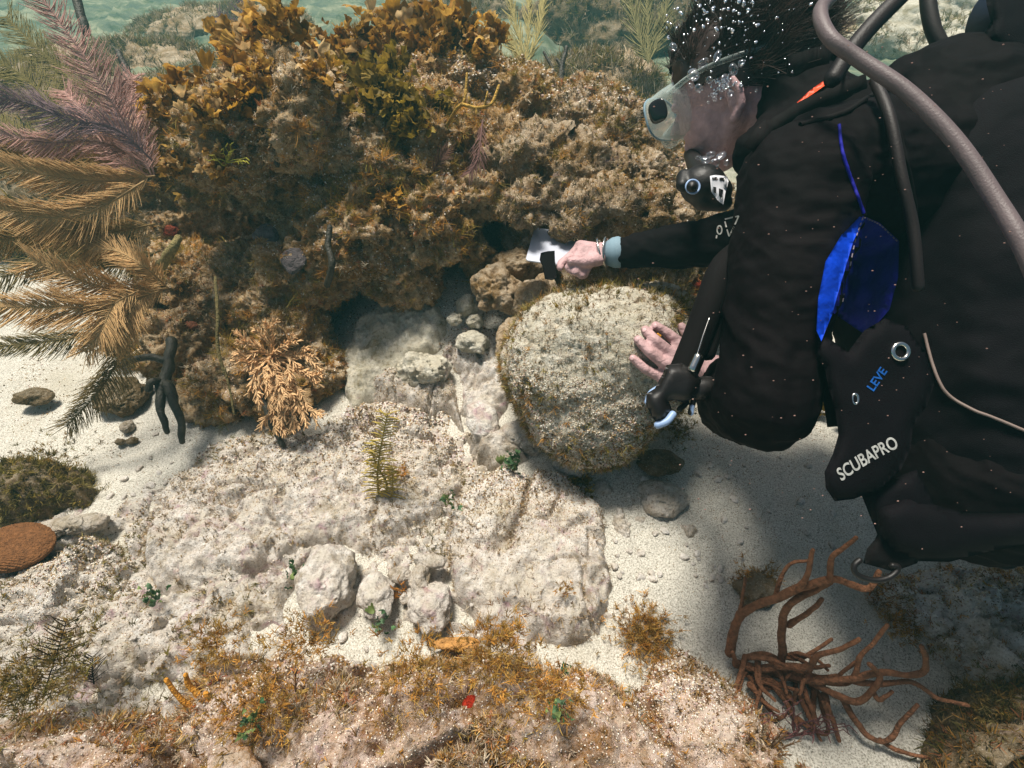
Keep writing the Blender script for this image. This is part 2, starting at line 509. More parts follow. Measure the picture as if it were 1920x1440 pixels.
# ------------------------------------------------------------------ sea floor
def floor_z(x, y):
    p = np.stack([x, y, np.zeros_like(x)], -1)
    z = 0.03 * fbm(p, 1.6, 3, 2) + 0.008 * fbm(p, 9, 4, 4) + 0.0035 * fbm(p, 40, 3, 6)
    z += 0.17 * sst(.85, 1.35, y) * np.exp(-((x + .10) / .42) ** 4)          # the ramp of sand up into the gap
    z += 0.075 * np.exp(-((x - .20) / .27) ** 2 - ((y - .86) / .26) ** 2)     # sand banked round the boulder
    z += 0.16 * sst(.0, .7, fbm(p, 1.1, 4, 31)) * sst(1.9, 2.8, y)          # lumpy bottom far off
    z += (0.075 * fbm(p, 5, 5, 33, ridge=True)) * sst(2.0, 2.8, y) * sst(-.2, .3, fbm(p, .9, 2, 37))
    z += 0.05 * sst(.05, .5, y) * np.exp(-((x + .35) / .5) ** 2) * 0.6
    return z

def build_floor():
    ny, nx = 620, 760
    t = np.linspace(0, 1, ny)
    y = -1.2 + 3.6 * t + 180 * np.clip(t - .55, 0, 1) ** 4 / (.45 ** 4) * .5 + 4.0 * np.clip(t - .4, 0, 1) ** 2
    s = np.linspace(-1, 1, nx)
    half = 1.35 + np.clip(y, 0, None) * 1.25
    X = s[None, :] * half[:, None] * (1 + .6 * np.abs(s[None, :]) ** 6)
    Y = np.broadcast_to(y[:, None], X.shape)
    Z = floor_z(X.ravel(), Y.ravel())
    V = np.stack([X.ravel(), Y.ravel(), Z], -1)
    i = np.arange(ny * nx).reshape(ny, nx)
    Q = np.stack([i[:-1, :-1], i[:-1, 1:], i[1:, 1:], i[1:, :-1]], -1).reshape(-1, 4)
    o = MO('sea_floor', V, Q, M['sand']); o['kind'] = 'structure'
build_floor()

# ------------------------------------------------------------------ turf: filaments scattered on a surface
PAL = np.array([lin(c[0], c[1], c[2])[:3] for c in
                [(150, 108, 48), (122, 86, 40), (172, 128, 66), (98, 72, 40), (186, 156, 112), (140, 118, 56), (160, 104, 70)]])
PAL = PAL * np.array([1.22, 1.2, 1.05])
PAL_OL = np.array([lin(*c)[:3] for c in [(118, 108, 46), (96, 86, 36), (140, 120, 56), (150, 136, 84), (84, 74, 40)]])
PAL_PALE = np.array([lin(*c)[:3] for c in [(186, 168, 140), (160, 138, 104), (206, 192, 168), (140, 112, 72), (172, 150, 128)]])

def scatter_points(V, Q, n, seed=1, nmin=-1.0, mask=None, front=True):
    F = np.asarray(Q)
    r = np.random.default_rng(seed)
    a = V[F[:, 0]]; b = V[F[:, 1]]; c = V[F[:, 2]]
    nn = np.cross(b - a, c - a); area = np.linalg.norm(nn, axis=1)
    nn = nn / (area[:, None] + 1e-12)
    w = area.copy()
    w[nn[:, 2] < nmin] = 0
    if front:
        cen = (a + c) / 2
        dv = C_ - cen; dv /= np.linalg.norm(dv, axis=1, keepdims=True)
        w[(nn * dv).sum(1) < -.25] = 0
    if mask is not None: w = w * mask((a + c) / 2, nn)
    w /= w.sum()
    i = r.choice(len(F), n, p=w)
    u, v = r.random(n), r.random(n); fl = u + v > 1; u[fl], v[fl] = 1 - u[fl], 1 - v[fl]
    p = a[i] + u[:, None] * (b[i] - a[i]) + v[:, None] * (c[i] - a[i])
    return p, nn[i]

def tufts(bag, p, nrm, per=7, length=.012, width=.0011, pal=PAL, seed=1, spread=.9, up=.25, seg=4, lv=.5):
    r = np.random.default_rng(seed)
    n = len(p)
    L = length * (1 + lv * (r.random(n) * 2 - 1))
    pp = np.repeat(p, per, 0); nn = np.repeat(nrm, per, 0); L = np.repeat(L, per) * (.6 + .6 * r.random(n * per))
    ci = np.repeat(pal[r.integers(0, len(pal), n)] * (.75 + .5 * r.random((n, 1))), per, 0)
    d = nn + spread * r.normal(size=pp.shape) * .6 + np.array([0, 0, up])
    d /= np.linalg.norm(d, axis=1, keepdims=True)
    bend = r.normal(size=pp.shape) * .5
    t = np.linspace(0, 1, seg)[None, :, None]
    base = pp + r.normal(size=pp.shape) * length * .22 - nn * length * .12
    PT = base[:, None] + (d[:, None] * t + bend[:, None] * t * t * .6) * L[:, None, None]
    W = width * (1 - .7 * t[0, :, 0])[None] * (.6 + .8 * r.random((len(pp), 1)))
    fl = r.normal(size=pp.shape)
    V, Q = sweep(PT, W, 2, flat=fl)
    C = np.repeat(ci, seg * 2, 0)
    # tips a little paler than the roots of each filament (the plant's own colour)
    tt = np.tile(np.repeat(np.linspace(.8, 1.15, seg), 2), len(pp))[:, None]
    bag.add(V, Q, col=np.clip(C * tt, 0, .9))

# ------------------------------------------------------------------ the reef outcrop
def craggy(V, Q, seed, a1=.05, a2=.022, a3=.008, s1=4.5, fade=None):
    N = normals_of(V, Q)
    d = a1 * fbm(V, s1, 3, seed) + a2 * fbm(V, 17, 4, seed + 9, ridge=True) + a3 * fbm(V, 75, 3, seed + 19, gain=.6)
    d -= a2 * 1.5 * sst(.28, .62, fbm(V, 24, 3, seed + 29))
    d -= a1 * .8 * sst(.25, .55, fbm(V, 9, 3, seed + 39))
    d += a3 * .8 * fbm(V, 150, 2, seed + 49)
    if fade is not None: d = d * fade(V)
    V = V + N * d[:, None]
    return V

def SP(px, py, d, r, sq=None):
    if sq is None: return ('s', P(px, py, d), r)
    return ('s', P(px, py, d), np.array(sq) * r)

reef_prims = [
    SP(400, 262, 1.36, .115), SP(470, 250, 1.29, .12), SP(560, 235, 1.29, .13), SP(620, 285, 1.34, .10), SP(510, 160, 1.50, .10), SP(600, 300, 1.50, .22), SP(450, 360, 1.78, .22), SP(900, 370, 1.40, .10), SP(930, 300, 1.42, .11), SP(880, 470, 1.45, .08), SP(760, 500, 1.46, .11),
    SP(780, 320, 1.50, .24), SP(570, 205, 1.68, .16), SP(700, 195, 1.66, .19), SP(850, 225, 1.62, .20),
    SP(960, 245, 1.62, .18), SP(470, 540, 1.58, .15), SP(350, 520, 1.58, .12), SP(400, 640, 1.55, .10),
    SP(520, 600, 1.52, .12), SP(690, 440, 1.42, .15), SP(590, 490, 1.46, .14), SP(810, 420, 1.42, .145),
    SP(860, 300, 1.42, .13), SP(300, 330, 1.70, .14), SP(350, 260, 1.6, .11), SP(360, 420, 1.75, .15), SP(640, 400, 1.38, .11),
    SP(450, 500, 1.52, .08), SP(480, 700, 1.40, .095), SP(410, 735, 1.40, .07), SP(540, 745, 1.38, .062), SP(600, 690, 1.42, .08), SP(330, 650, 1.45, .09), SP(570, 640, 1.46, .10), SP(270, 640, 1.55, .08), SP(740, 260, 1.44, .13), SP(300, 600, 1.6, .10),
    ('s', np.array([-.35, 2.1, .15]), .42), ('s', np.array([-.9, 2.0, .1]), .35), ('s', np.array([.25, 2.1, .1]), .38),
]
V, Q = voxel(reef_prims, .0062, 2)
V = craggy(V, Q, 11, .060, .034, .014)
reefV, reefQ = V, Q
reef = MO('reef_outcrop', V, Q, M['reef'])
tag(reef, 'large craggy orange-brown reef outcrop with a dark overhang, filling the upper left', 'reef')
reefB = BVH(V, Q)

ledge_prims = [
    SP(1080, 255, 1.58, .13), SP(1165, 275, 1.50, .11), SP(1010, 320, 1.38, .10), SP(1110, 335, 1.33, .105),
    SP(1195, 345, 1.36, .09), SP(992, 388, 1.135, .050), SP(1055, 402, 1.145, .047), SP(1125, 402, 1.22, .055),
    SP(1225, 410, 1.32, .09), SP(1020, 480, 1.52, .11), SP(1260, 500, 1.42, .09), SP(1180, 450, 1.40, .09),
    SP(960, 330, 1.42, .10), SP(1130, 520, 1.45, .12), ('s', np.array([.35, 1.9, .1]), .38), ('s', np.array([.25, 1.45, .08]), .22),
    SP(1310, 420, 1.55, .12), SP(1320, 560, 1.45, .10)]
V, Q = voxel(ledge_prims, .006, 2)
V = craggy(V, Q, 41, .045, .032, .013, 6)
ledgeV, ledgeQ = V, Q
ledgeB = BVH(V, Q)
ledge = MO('reef_ledge', V, Q, M['reef2'])
tag(ledge, 'tan rocky ledge behind the round boulder with a hollow where the white plate is pushed', 'reef')

# turf on both
tb = Bag()
def m_reef(c, n):
    return .25 + .75 * sst(-.35, .25, fbm(c, 7, 4, 77)) * 1.0
p, n = scatter_points(reefV, reefQ, 34000, 3, -.8, m_reef)
tufts(tb, p, n, 9, .0080, .0008, np.vstack([PAL, PAL_PALE, PAL * 1.35]), 4)
p, n = scatter_points(reefV, reefQ, 6000, 5, -.6, lambda c, n: sst(0, .3, fbm(c, 9, 3, 99)))
tufts(tb, p, n, 16, .020, .0007, np.vstack([PAL[[0, 2, 5]] * 1.4, PAL_OL[[0, 2]] * 1.3]), 6, spread=1.0, up=.3)
p, n = scatter_points(reefV, reefQ, 14000, 8, -.3, lambda c, n: sst(-.1, .25, fbm(c, 8, 3, 199)))
tufts(tb, p, n, 9, .0085, .0013, np.vstack([PAL_PALE * 1.25, PAL_PALE]), 9)
o = tb.build('turf_algae', M['turf']); tag(o, 'shaggy ochre and rusty turf algae coating the large reef outcrop', 'algae', kind='stuff')
tb = Bag()
p, n = scatter_points(ledgeV, ledgeQ, 24000, 13, -.8, m_reef)
tufts(tb, p, n, 8, .0075, .0008, np.vstack([PAL[[0, 2, 4]], PAL_PALE, PAL_PALE, PAL_OL]), 14)
p, n = scatter_points(ledgeV, ledgeQ, 1800, 15, -.5, lambda c, n: sst(.05, .3, fbm(c, 10, 3, 99)))
tufts(tb, p, n, 14, .016, .0008, np.vstack([PAL, PAL_OL]) * 1.2, 16)
o = tb.build('turf_algae', M['turf']); tag(o, 'short tan and olive turf algae coating the rocky ledge behind the boulder', 'algae', kind='stuff')

# ------------------------------------------------------------------ the round boulder
BC = P(1128, 690, 1.15); BR = np.array([.205, .19, .205])
V, F = ico(7)
V = V * BR
V = V * (1 + .26 * fbm(V + 3.3, 4.2, 2, 302)[:, None])
Nn = V / np.linalg.norm(V, axis=1, keepdims=True)
V = V + Nn * (.010 * fbm(V, 14, 4, 303) + .007 * fbm(V, 55, 4, 305, gain=.7) - .008 * sst(.3, .6, fbm(V, 38, 3, 307)))[:, None]
V = V + BC
bouV, bouF = V, F
boulder = MO('boulder', V, F, M['boulder']); tag(boulder, 'round pale boulder with a mossy rim, the diver resting a hand on it', 'boulder')
bouB = BVH(V, F)
def rim(c, n):
    dv = C_ - c; dv /= np.linalg.norm(dv, axis=1, keepdims=True)
    f = (n * dv).sum(1)
    return sst(.52, .22, f) * (.2 + sst(-.2, .2, fbm(c, 12, 3, 401))) + .10 * sst(.1, .3, fbm(c, 14, 3, 402)) + .02
tb = Bag()
p, n = scatter_points(bouV, bouF, 2600, 21, -.9, rim)
tufts(tb, p, n, 12, .0095, .0008, np.vstack([PAL_OL * 1.2, PAL_OL * 1.6, PAL_PALE, PAL[[0, 2]]]), 22)
p, n = scatter_points(bouV, bouF, 2500, 23, -.9)
tufts(tb, p, n, 5, .004, .0009, PAL_PALE, 24)
o = tb.build('moss_fringe', M['turf']); tag(o, 'olive algae fringe round the rim of the round pale boulder', 'algae', kind='stuff')

# ------------------------------------------------------------------ flat rocks as worn slabs
def polysdf(pt, poly):
    """signed distance (positive inside)"""
    d = np.full(len(pt), 1e9); ins = np.zeros(len(pt), bool)
    n = len(poly)
    for i in range(n):
        a = poly[i]; b = poly[(i + 1) % n]
        e = b - a; w = pt - a
        t = np.clip((w @ e) / (e @ e), 0, 1)
        d = np.minimum(d, np.linalg.norm(w - t[:, None] * e, axis=1))
        c = ((a[1] <= pt[:, 1]) & (b[1] > pt[:, 1])) | ((b[1] <= pt[:, 1]) & (a[1] > pt[:, 1]))
        xx = a[0] + (pt[:, 1] - a[1]) / (b[1] - a[1] + 1e-12) * e[0]
        ins ^= c & (pt[:, 0] < xx)
    return np.where(ins, d, -d)

slabs = {}
def slab(name, label, cat, outline, ztop, mat, w=.05, seed=1, res=.0036, rough=1.0, tilt=(0, 0), group=None, warp=.045, zg=0.0):
    poly = np.array([G(x, y, ztop * .7 + zg)[:2] for x, y in outline])
    lo, hi = poly.min(0) - .04, poly.max(0) + .04
    nx, ny = int((hi[0] - lo[0]) / res) + 1, int((hi[1] - lo[1]) / res) + 1
    X, Y = np.meshgrid(np.linspace(lo[0], hi[0], nx), np.linspace(lo[1], hi[1], ny))
    pt = np.stack([X.ravel(), Y.ravel()], -1)
    p3 = np.column_stack([pt, np.full(len(pt), seed * 3.1)])
    d = polysdf(pt, poly) + warp * fbm(p3, 9, 4, seed) * rough + .006 * fbm(p3, 50, 2, seed + 5)
    wl = w * (.35 + 1.6 * np.clip(.5 + .9 * fbm(p3, 5, 2, seed + 21), 0, 1))
    t = np.clip(d / wl, 0, 1)
    prof = np.sqrt(np.clip(1 - (1 - t) ** 2, 0, 1))
    c = poly.mean(0)
    zt = ztop + (pt[:, 0] - c[0]) * tilt[0] + (pt[:, 1] - c[1]) * tilt[1]
    z = -.05 + (zt + .05) * prof
    amp = sst(0, .03, d)
    z += amp * rough * (.018 * fbm(p3, 6, 3, seed + 1) + .016 * fbm(p3, 20, 4, seed + 2, ridge=True) + .010 * fbm(p3, 62, 3, seed + 3, gain=.65))
    z -= amp * rough * .022 * sst(.30, .55, fbm(p3, 11, 3, seed + 7))
    pq = p3 + .035 * np.column_stack([fbm(p3, 8, 3, seed + 31), fbm(p3, 8, 3, seed + 32), 0 * d])
    ck = np.abs(fbm(pq, 4.2, 2, seed + 33, gain=.35)); ck2 = np.abs(fbm(pq, 9.5, 2, seed + 34, gain=.35))
    z -= .040 * sst(.07, .015, ck) * sst(-.5, -.1, fbm(p3, 3, 2, seed + 35)) + .020 * sst(.07, .02, ck2) * sst(-.25, .1, fbm(p3, 4, 2, seed + 36))
    z -= amp * rough * .014 * sst(.30, .60, fbm(p3, 30, 3, seed + 8)) * sst(-.2, .3, fbm(p3, 5, 2, seed + 9))
    z += amp * rough * .0035 * fbm(p3, 160, 2, seed + 10)
    z = np.where(d < 0, -.05 + d * 2, z) + (floor_z(pt[:, 0], pt[:, 1]) if zg > 0 else 0)
    V = np.column_stack([pt, z])
    i = np.arange(nx * ny).reshape(ny, nx)
    Qd = np.stack([i[:-1, :-1], i[:-1, 1:], i[1:, 1:], i[1:, :-1]], -1).reshape(-1, 4)
    keep = (d[Qd] > -.012).any(1)
    Qd = Qd[keep]
    used = np.unique(Qd); mp = np.full(len(V), -1); mp[used] = np.arange(len(used))
    V = V[used]; Qd = mp[Qd]
    o = MO(name, V, Qd, mat); tag(o, label, cat, group)
    slabs[label] = (V, Qd)
    return V, Qd

def turf_on(V, Q, n, pal, L, seed, label, mask=None, per=7, w=.001, name='turf_algae'):
    b = Bag(); p, nn = scatter_points(V, Q, n, seed, -.3, mask)
    tufts(b, p, nn, per, L, w, pal, seed + 1)
    o = b.build(name, M['turf']); tag(o, label, 'algae', kind='stuff'); return o

PV = None
A = slab('flat_rock', 'broad pinkish pale rock slab carrying the yellow sea plume', 'rock',
         [(250, 960), (330, 860), (470, 850), (600, 790), (700, 745), (830, 760), (880, 830), (900, 900), (845, 930), (830, 1020), (700, 1050), (620, 1010), (560, 1040), (420, 1090), (380, 1150), (250, 1130), (230, 1040)],
         .065, M['slab'], .07, 51, rough=1.15)
B = slab('flat_rock', 'sandy block-shaped rock slab in the centre, edged by a dark crack on its left', 'rock',
         [(850, 930), (930, 880), (1060, 880), (1150, 950), (1150, 1080), (1130, 1180), (1060, 1195), (900, 1185), (840, 1120), (838, 1000)],
         .075, M['slab'], .05, 61, rough=.8)
Cc = slab('mossy_rock', 'mossy orange-brown rock mound at the bottom centre with a red sponge on it', 'rock',
          [(350, 1200), (560, 1170), (700, 1200), (850, 1195), (1000, 1200), (1120, 1180), (1230, 1290), (1300, 1400), (1330, 1600), (300, 1700), (280, 1350)],
          .17, M['front'], .16, 71, rough=1.25, tilt=(0, -.2))
D = slab('flat_rock', 'pale pink rock slab in the bottom left corner under the dark sea feathers', 'rock',
         [(-150, 1330), (60, 1290), (230, 1290), (320, 1340), (300, 1500), (-100, 1600)], .2, M['front'], .1, 81)
E_ = slab('flat_rock', 'low crumbly pale rock slab at the left edge beneath the brown disc coral', 'rock',
          [(-250, 1060), (40, 1040), (180, 1010), (260, 1060), (390, 1160), (350, 1260), (150, 1300), (-200, 1330)], .045, M['slab'], .08, 91, rough=1.3)
Fs_ = slab('flat_rock', 'rough tan rock shelf on the right beyond the rope sponge', 'rock',
           [(1650, 1090), (1740, 1060), (1900, 1050), (2100, 1080), (2100, 1400), (1900, 1350), (1850, 1260), (1760, 1180), (1680, 1130)], .09, M['slab'], .08, 101, rough=1.3)
H_ = slab('flat_rock', 'low flat rock below the boulder between the centre block and the reef', 'rock',
          [(640, 720), (740, 680), (850, 690), (870, 740), (890, 800), (950, 800), (1060, 870), (940, 890), (880, 840), (830, 770), (720, 760)], .10, M['rubble'], .04, 111)
L_ = slab('flat_rock', 'shaded sand-dusted flat rock tucked under the foot of the reef outcrop', 'rock',
          [(628, 640), (660, 590), (740, 560), (800, 560), (850, 600), (830, 650), (760, 672), (700, 700), (640, 720)], .035, M['boulder'], .05, 113, rough=1.0, zg=.12, warp=.03)
N_ = slab('flat_rock', 'pale crumbly rock rising out of the sand between the reef foot and the boulder', 'rock',
          [(830, 660), (900, 640), (955, 650), (960, 740), (930, 790), (870, 760), (850, 720)], .03, M['slab'], .05, 115, rough=1.2, zg=.06, warp=.03)
I_ = slab('flat_rock', 'sand-dusted low rock between the rope sponge and the mossy mound', 'rock',
          [(1190, 1290), (1290, 1230), (1400, 1300), (1480, 1400), (1560, 1480), (1500, 1700), (1280, 1600)], .07, M['front'], .12, 121, rough=1.3, warp=.06)
J_ = slab('flat_rock', 'dark mossy rock in the bottom right corner', 'rock',
          [(1850, 1290), (1930, 1230), (2100, 1200), (2150, 1600), (1800, 1600), (1780, 1450)], .16, M['algrock'], .1, 131)
K_ = slab('flat_rock', 'mossy dark rock on the sand at the left edge above the brown disc coral', 'rock',
          [(-120, 880), (30, 850), (130, 860), (190, 890), (160, 940), (60, 960), (-120, 990)], .07, M['algrock'], .05, 141, rough=1.3)
PV = slab('flat_rock', 'low rubbly rock pavement showing between the slabs across the lower half', 'rock',
          [(-260, 1010), (200, 940), (330, 850), (480, 800), (620, 760), (900, 720), (960, 860), (1180, 900), (1210, 1020), (1150, 1120), (1160, 1220), (1350, 1320), (1500, 1600), (-300, 1700)],
          .020, M['slab'], .08, 191, res=.005, rough=1.5, warp=.07)
turf_on(*PV, 3500, np.vstack([PAL_PALE, PAL_OL]), .009, 192, 'patchy fuzz on the low rubbly pavement', lambda c, n: sst(.05, .3, fbm(c, 7, 3, 193)) + .04)
turf_on(*Cc, 9000, np.vstack([PAL * 1.25, PAL_PALE, PAL_PALE]), .0085, 151, 'orange-brown turf algae tufts on the mossy mound at the bottom centre',
        lambda c, n: sst(.05, .3, fbm(c, 8, 3, 155)) + .03)
turf_on(*A, 1800, PAL_PALE, .007, 161, 'short pale fuzz growing on the broad pinkish slab', lambda c, n: sst(-.1, .3, fbm(c, 9, 3, 165)) + .1, per=5)
turf_on(*B, 900, PAL_PALE, .007, 163, 'short tan fuzz growing on the central block slab', lambda c, n: sst(0, .3, fbm(c, 9, 3, 167)) + .1, per=5)
turf_on(*K_, 1500, PAL_OL, .012, 171, 'olive turf algae on the dark rock at the left edge')
turf_on(*J_, 1500, np.vstack([PAL_OL, PAL]) * .6, .014, 173, 'brown turf algae on the dark rock in the bottom right corner')
turf_on(*E_, 1800, np.vstack([PAL_PALE, PAL_OL]), .008, 175, 'patchy fuzz on the crumbly slab under the disc coral', lambda c, n: sst(.0, .3, fbm(c, 9, 3, 177)) + .1)
turf_on(*D, 1500, np.vstack([PAL_PALE, PAL]), .010, 179, 'tan fuzz on the pink slab in the bottom left corner', lambda c, n: sst(.0, .3, fbm(c, 9, 3, 178)) + .1)
turf_on(*I_, 900, np.vstack([PAL_PALE, PAL]), .009, 185, 'tan fuzz on the low rock beside the rope sponge', lambda c, n: sst(.0, .3, fbm(c, 9, 3, 189)) + .05)
turf_on(*Fs_, 1800, np.vstack([PAL_PALE, PAL]), .009, 181, 'tan fuzz on the rough shelf at the right', lambda c, n: sst(.0, .3, fbm(c, 9, 3, 188)) + .1)

# ------------------------------------------------------------------ loose stones
def stone(label, px, py, wpx, hpx, z=None, mat='rubble', seed=1, group=None, sub=6, name='stone', flat=.75, depth=None, craggy_=1.0):
    if depth is None:
        c = G(px, py, z); depth = float((c - C_) @ F_)
    c = P(px, py, depth)
    rx = wpx / 2 / 960 * depth; rz = hpx / 2 / 960 * depth
    V, F = ico(sub)
    r = np.random.default_rng(seed)
    V = V * np.array([rx, rz * 1.05, rz * flat * 1.1])
    V = V * (1 + .42 * fbm(V / max(rx, rz) * .08 + seed, 14, 2, seed) - .12 * np.abs(fbm(V / max(rx, rz) * .08 + seed, 26, 2, seed + 1)))[:, None]
    Nn = V / np.linalg.norm(V, axis=1, keepdims=True)
    V = V + Nn * craggy_ * (max(rx, rz) * (.16 * fbm(V + seed, 30, 4, seed + 3, gain=.65) - .12 * sst(.25, .55, fbm(V + seed, 45, 3, seed + 5))))[:, None]
    a = r.random() * .6 - .3
    Rz = np.array([[math.cos(a), -math.sin(a), 0], [math.sin(a), math.cos(a), 0], [0, 0, 1]])
    V = V @ Rz.T + c
    o = MO(name, V, F, M[mat]); tag(o, label, 'rock', group)
    return V, F
stone('pale knobbly coral lump topmost in the gap left of the boulder', 874, 572, 44, 36, .20, 'boulder', 201, flat=1, name='coral_rubble')
stone('small pale knob leaning on the coral lumps beside the reef foot', 852, 600, 28, 26, .19, 'boulder', 202, name='coral_rubble')
stone('pale rounded coral lump just under the topmost one in the gap', 890, 602, 30, 30, .18, 'boulder', 203, name='coral_rubble')
stone('broad pale coral lump lowest in the gap left of the boulder', 888, 640, 70, 48, .15, 'boulder', 204, name='coral_rubble')
stone('rounded tan rock under the white plate', 935, 545, 110, 100, None, 'reef2', 205, depth=1.34, sub=6)
stone('shaded tan rock between the white plate and the boulder', 1010, 560, 90, 90, None, 'reef2', 206, depth=1.32, sub=6)
stone('grey rock crust against the reef foot below the white plate', 975, 500, 130, 60, None, 'reef2', 216, depth=1.42, sub=6)
stone('smooth rounded rock half sunk in the sand below the reef overhang', 795, 695, 110, 80, .10, 'boulder', 207, sub=6)
stone('pale rock wedge beside the dark hole left of the boulder foot', 905, 790, 60, 70, .09, 'slab', 208)
stone('long pale stone bridging the crack above the pale pebbles', 800, 1050, 75, 32, .07, 'rubble', 209)
stone('upright pointed grey stone in the middle of the crack', 786, 1085, 42, 48, .07, 'rubble', 210)
stone('rounded speckled stone on the right of the crack by the centre block', 808, 1140, 78, 90, .06, 'slab', 211, sub=6)
stone('pale knobby stone on the left of the crack', 705, 1125, 70, 82, .06, 'slab', 212, sub=6)
stone('oblong pale pinkish stone at the left end of the crack', 612, 1100, 90, 130, .06, 'slab', 213, sub=6)
stone('small stone tucked behind the pointed grey stone', 750, 1078, 40, 30, .06, 'rubble', 214)
stone('stone lying at the foot of the long bridging stone', 765, 1120, 34, 30, .04, 'rubble', 215)
stone('mossy round stone below the boulder beside the open sand', 1238, 935, 84, 62, .04, 'rubble', 221, sub=6)
stone('grey stone under the mossy round stone', 1180, 945, 44, 36, .03, 'rubble', 222)
stone('small grey stone furthest right of the pebbles under the boulder', 1290, 995, 40, 28, .02, 'rubble', 223)
stone('mauve stone in the pebble line under the mossy round stone', 1248, 985, 34, 24, .02, 'rubble', 224)
stone('squarish pebble touching the centre block below the boulder', 1162, 990, 34, 44, .03, 'rubble', 225)
stone('flat dark pebble below the boulder next to the olive fan weed', 1135, 915, 50, 30, .05, 'rubble', 226)
stone('pebble between the grey stone and the squarish pebble', 1195, 975, 28, 24, .03, 'rubble', 227)
stone('mossy lone rock on the sand right of the centre block', 1205, 1185, 80, 110, .0, 'rubble', 228, sub=6, flat=.35)
stone('brown lump of rubble on the sand below the yellow branches', 1420, 1110, 90, 60, .02, 'algrock', 229, sub=6)
stone('ochre lumpy rock cut off by the bottom edge', 445, 1445, 120, 60, .20, 'front', 230, sub=6)
stone('small crumbled rock alone on the left sand', 65, 745, 64, 36, .02, 'algrock', 231)
stone('crumbly rock with greenish growth under the drooping frond', 225, 745, 110, 80, .03, 'algrock', 232, sub=6)
stone('small round pebble on the left sand', 225, 828, 22, 14, .01, 'algrock', 233)
stone('little tan pebble on the left sand beside the round pebble', 248, 826, 20, 14, .01, 'algrock', 234)
stone('yellowish pebble on the left sand below the crumbly rock', 240, 800, 20, 26, .01, 'rubble', 235)
stone('knobby pale rock left of the brown disc coral rim', 130, 985, 130, 36, .05, 'rubble', 236)
stone('mossy rubble block wedged under the lower left rim of the boulder', 985, 815, 90, 70, .08, 'rubble', 241)
stone('crusted stone wedged beneath the boulder foot', 1085, 872, 90, 50, .08, 'rubble', 242)
stone('dark crusted stone under the right rim of the boulder', 1235, 868, 80, 50, .08, 'algrock', 243)
stone('craggy lump filling the corner between boulder and ledge on the left', 960, 640, 70, 90, None, 'reef2', 244, depth=1.20)
# random minor rubble: scattered chips, each its own thing
prot = []
for k in range(4):
    V, F = ico(3); V = V * np.array([1, .75, .55]); V = V * (1 + .35 * fbm(V + k * 7, 1.3, 3, 240 + k)[:, None])
    me_o = MO('pebble', V * .008, F, M['rubble'] if k % 2 else M['slab']); prot.append(me_o)
spots = []
r = random.Random(5)
areas = [(1150, 1400, 870, 1100, 60), (600, 900, 1010, 1230, 22), (180, 330, 780, 960, 16), (850, 960, 640, 820, 12), (1380, 1600, 850, 1120, 10), (1650, 1780, 1150, 1300, 8), (60, 420, 1140, 1300, 16)]
for x0, x1, y0, y1, n in areas:
    for _ in range(n): spots.append((r.uniform(x0, x1), r.uniform(y0, y1)))
for i, (x, y) in enumerate(spots):
    g = G(x, y, .01)
    o = prot[i] if i < 4 else prot[i % 4].copy()
    if i >= 4: COL.objects.link(o)
    zz = float(floor_z(np.array([g[0]]), np.array([g[1]]))[0])
    for (Vs, Qs) in (A, B, E_, H_, Fs_, PV):
        dd = np.abs(Vs[:, :2] - g[:2]).max(1); j = dd.argmin()
        if dd[j] < .006: zz = max(zz, Vs[j, 2])
    o.location = (g[0], g[1], zz + .001)
    s = r.uniform(.5, 1.5); o.scale = (s, s, s)
    o.rotation_euler = (r.uniform(-.4, .4), r.uniform(-.4, .4), r.uniform(0, 6.28))
    tag(o, 'small pale chip of coral rubble lying on the sand', 'pebble', 'coral rubble chips strewn between the rocks')

# ------------------------------------------------------------------ coral grit: countless crumbs on rocks and sand
def grit(label, V, Q, n, seed, size=.0022, mask=None, nmin=-.2):
    p, nn = scatter_points(V, Q, n, seed, nmin, mask)
    r = np.random.default_rng(seed)
    Vi, Fi = ico(1)
    sc = size * .72 * (.4 + 1.3 * r.random((n, 1, 1)) ** 2.2) * (.6 + .8 * r.random((n, 1, 3)))
    q = r.normal(size=(n, 3, 3)); q, _ = np.linalg.qr(q)
    W = np.einsum('nij,nkj->nki', q, Vi[None] * sc) + p[:, None]
    pal = np.array([lin(*c)[:3] for c in [(222, 216, 204), (212, 200, 182), (188, 168, 138), (158, 130, 92), (176, 150, 142), (92, 72, 50), (214, 206, 192), (134, 104, 62)]])
    c = pal[r.integers(0, len(pal), n)] * (.8 + .35 * r.random((n, 1)))
    m = len(Vi)
    T = (Fi[None] + (np.arange(n) * m)[:, None, None]).reshape(-1, 3)
    o = MO('coral_grit', W.reshape(-1, 3), T, M['gritm'], col=np.repeat(np.clip(c, 0, .85), m, 0)); tag(o, label, 'grit', kind='stuff')
_x, _y = np.meshgrid(np.linspace(-1.5, 1.15, 90), np.linspace(.15, 1.45, 60))
_v = np.column_stack([_x.ravel(), _y.ravel(), floor_z(_x.ravel(), _y.ravel())]); _i = np.arange(5400).reshape(60, 90)
grit('coarse shell grit strewn over the near sand', _v, np.stack([_i[:-1, :-1], _i[:-1, 1:], _i[1:, 1:], _i[1:, :-1]], -1).reshape(-1, 4), 30000, 921, .0026, lambda c, n: .25 + sst(-.1, .3, fbm(c, 5, 3, 922)))
grit('coarse coral grit on the broad pinkish slab', *A, 22000, 901)
grit('coarse coral grit on the low rubbly pavement', *PV, 26000, 911, .0024)
grit('coarse coral grit on the sandy centre block', *B, 16000, 902, .0018)
grit('coarse coral grit on the mossy mound at the bottom', *Cc, 14000, 903, .0024)
grit('coarse coral grit on the crumbly slab under the disc coral', *E_, 14000, 904)
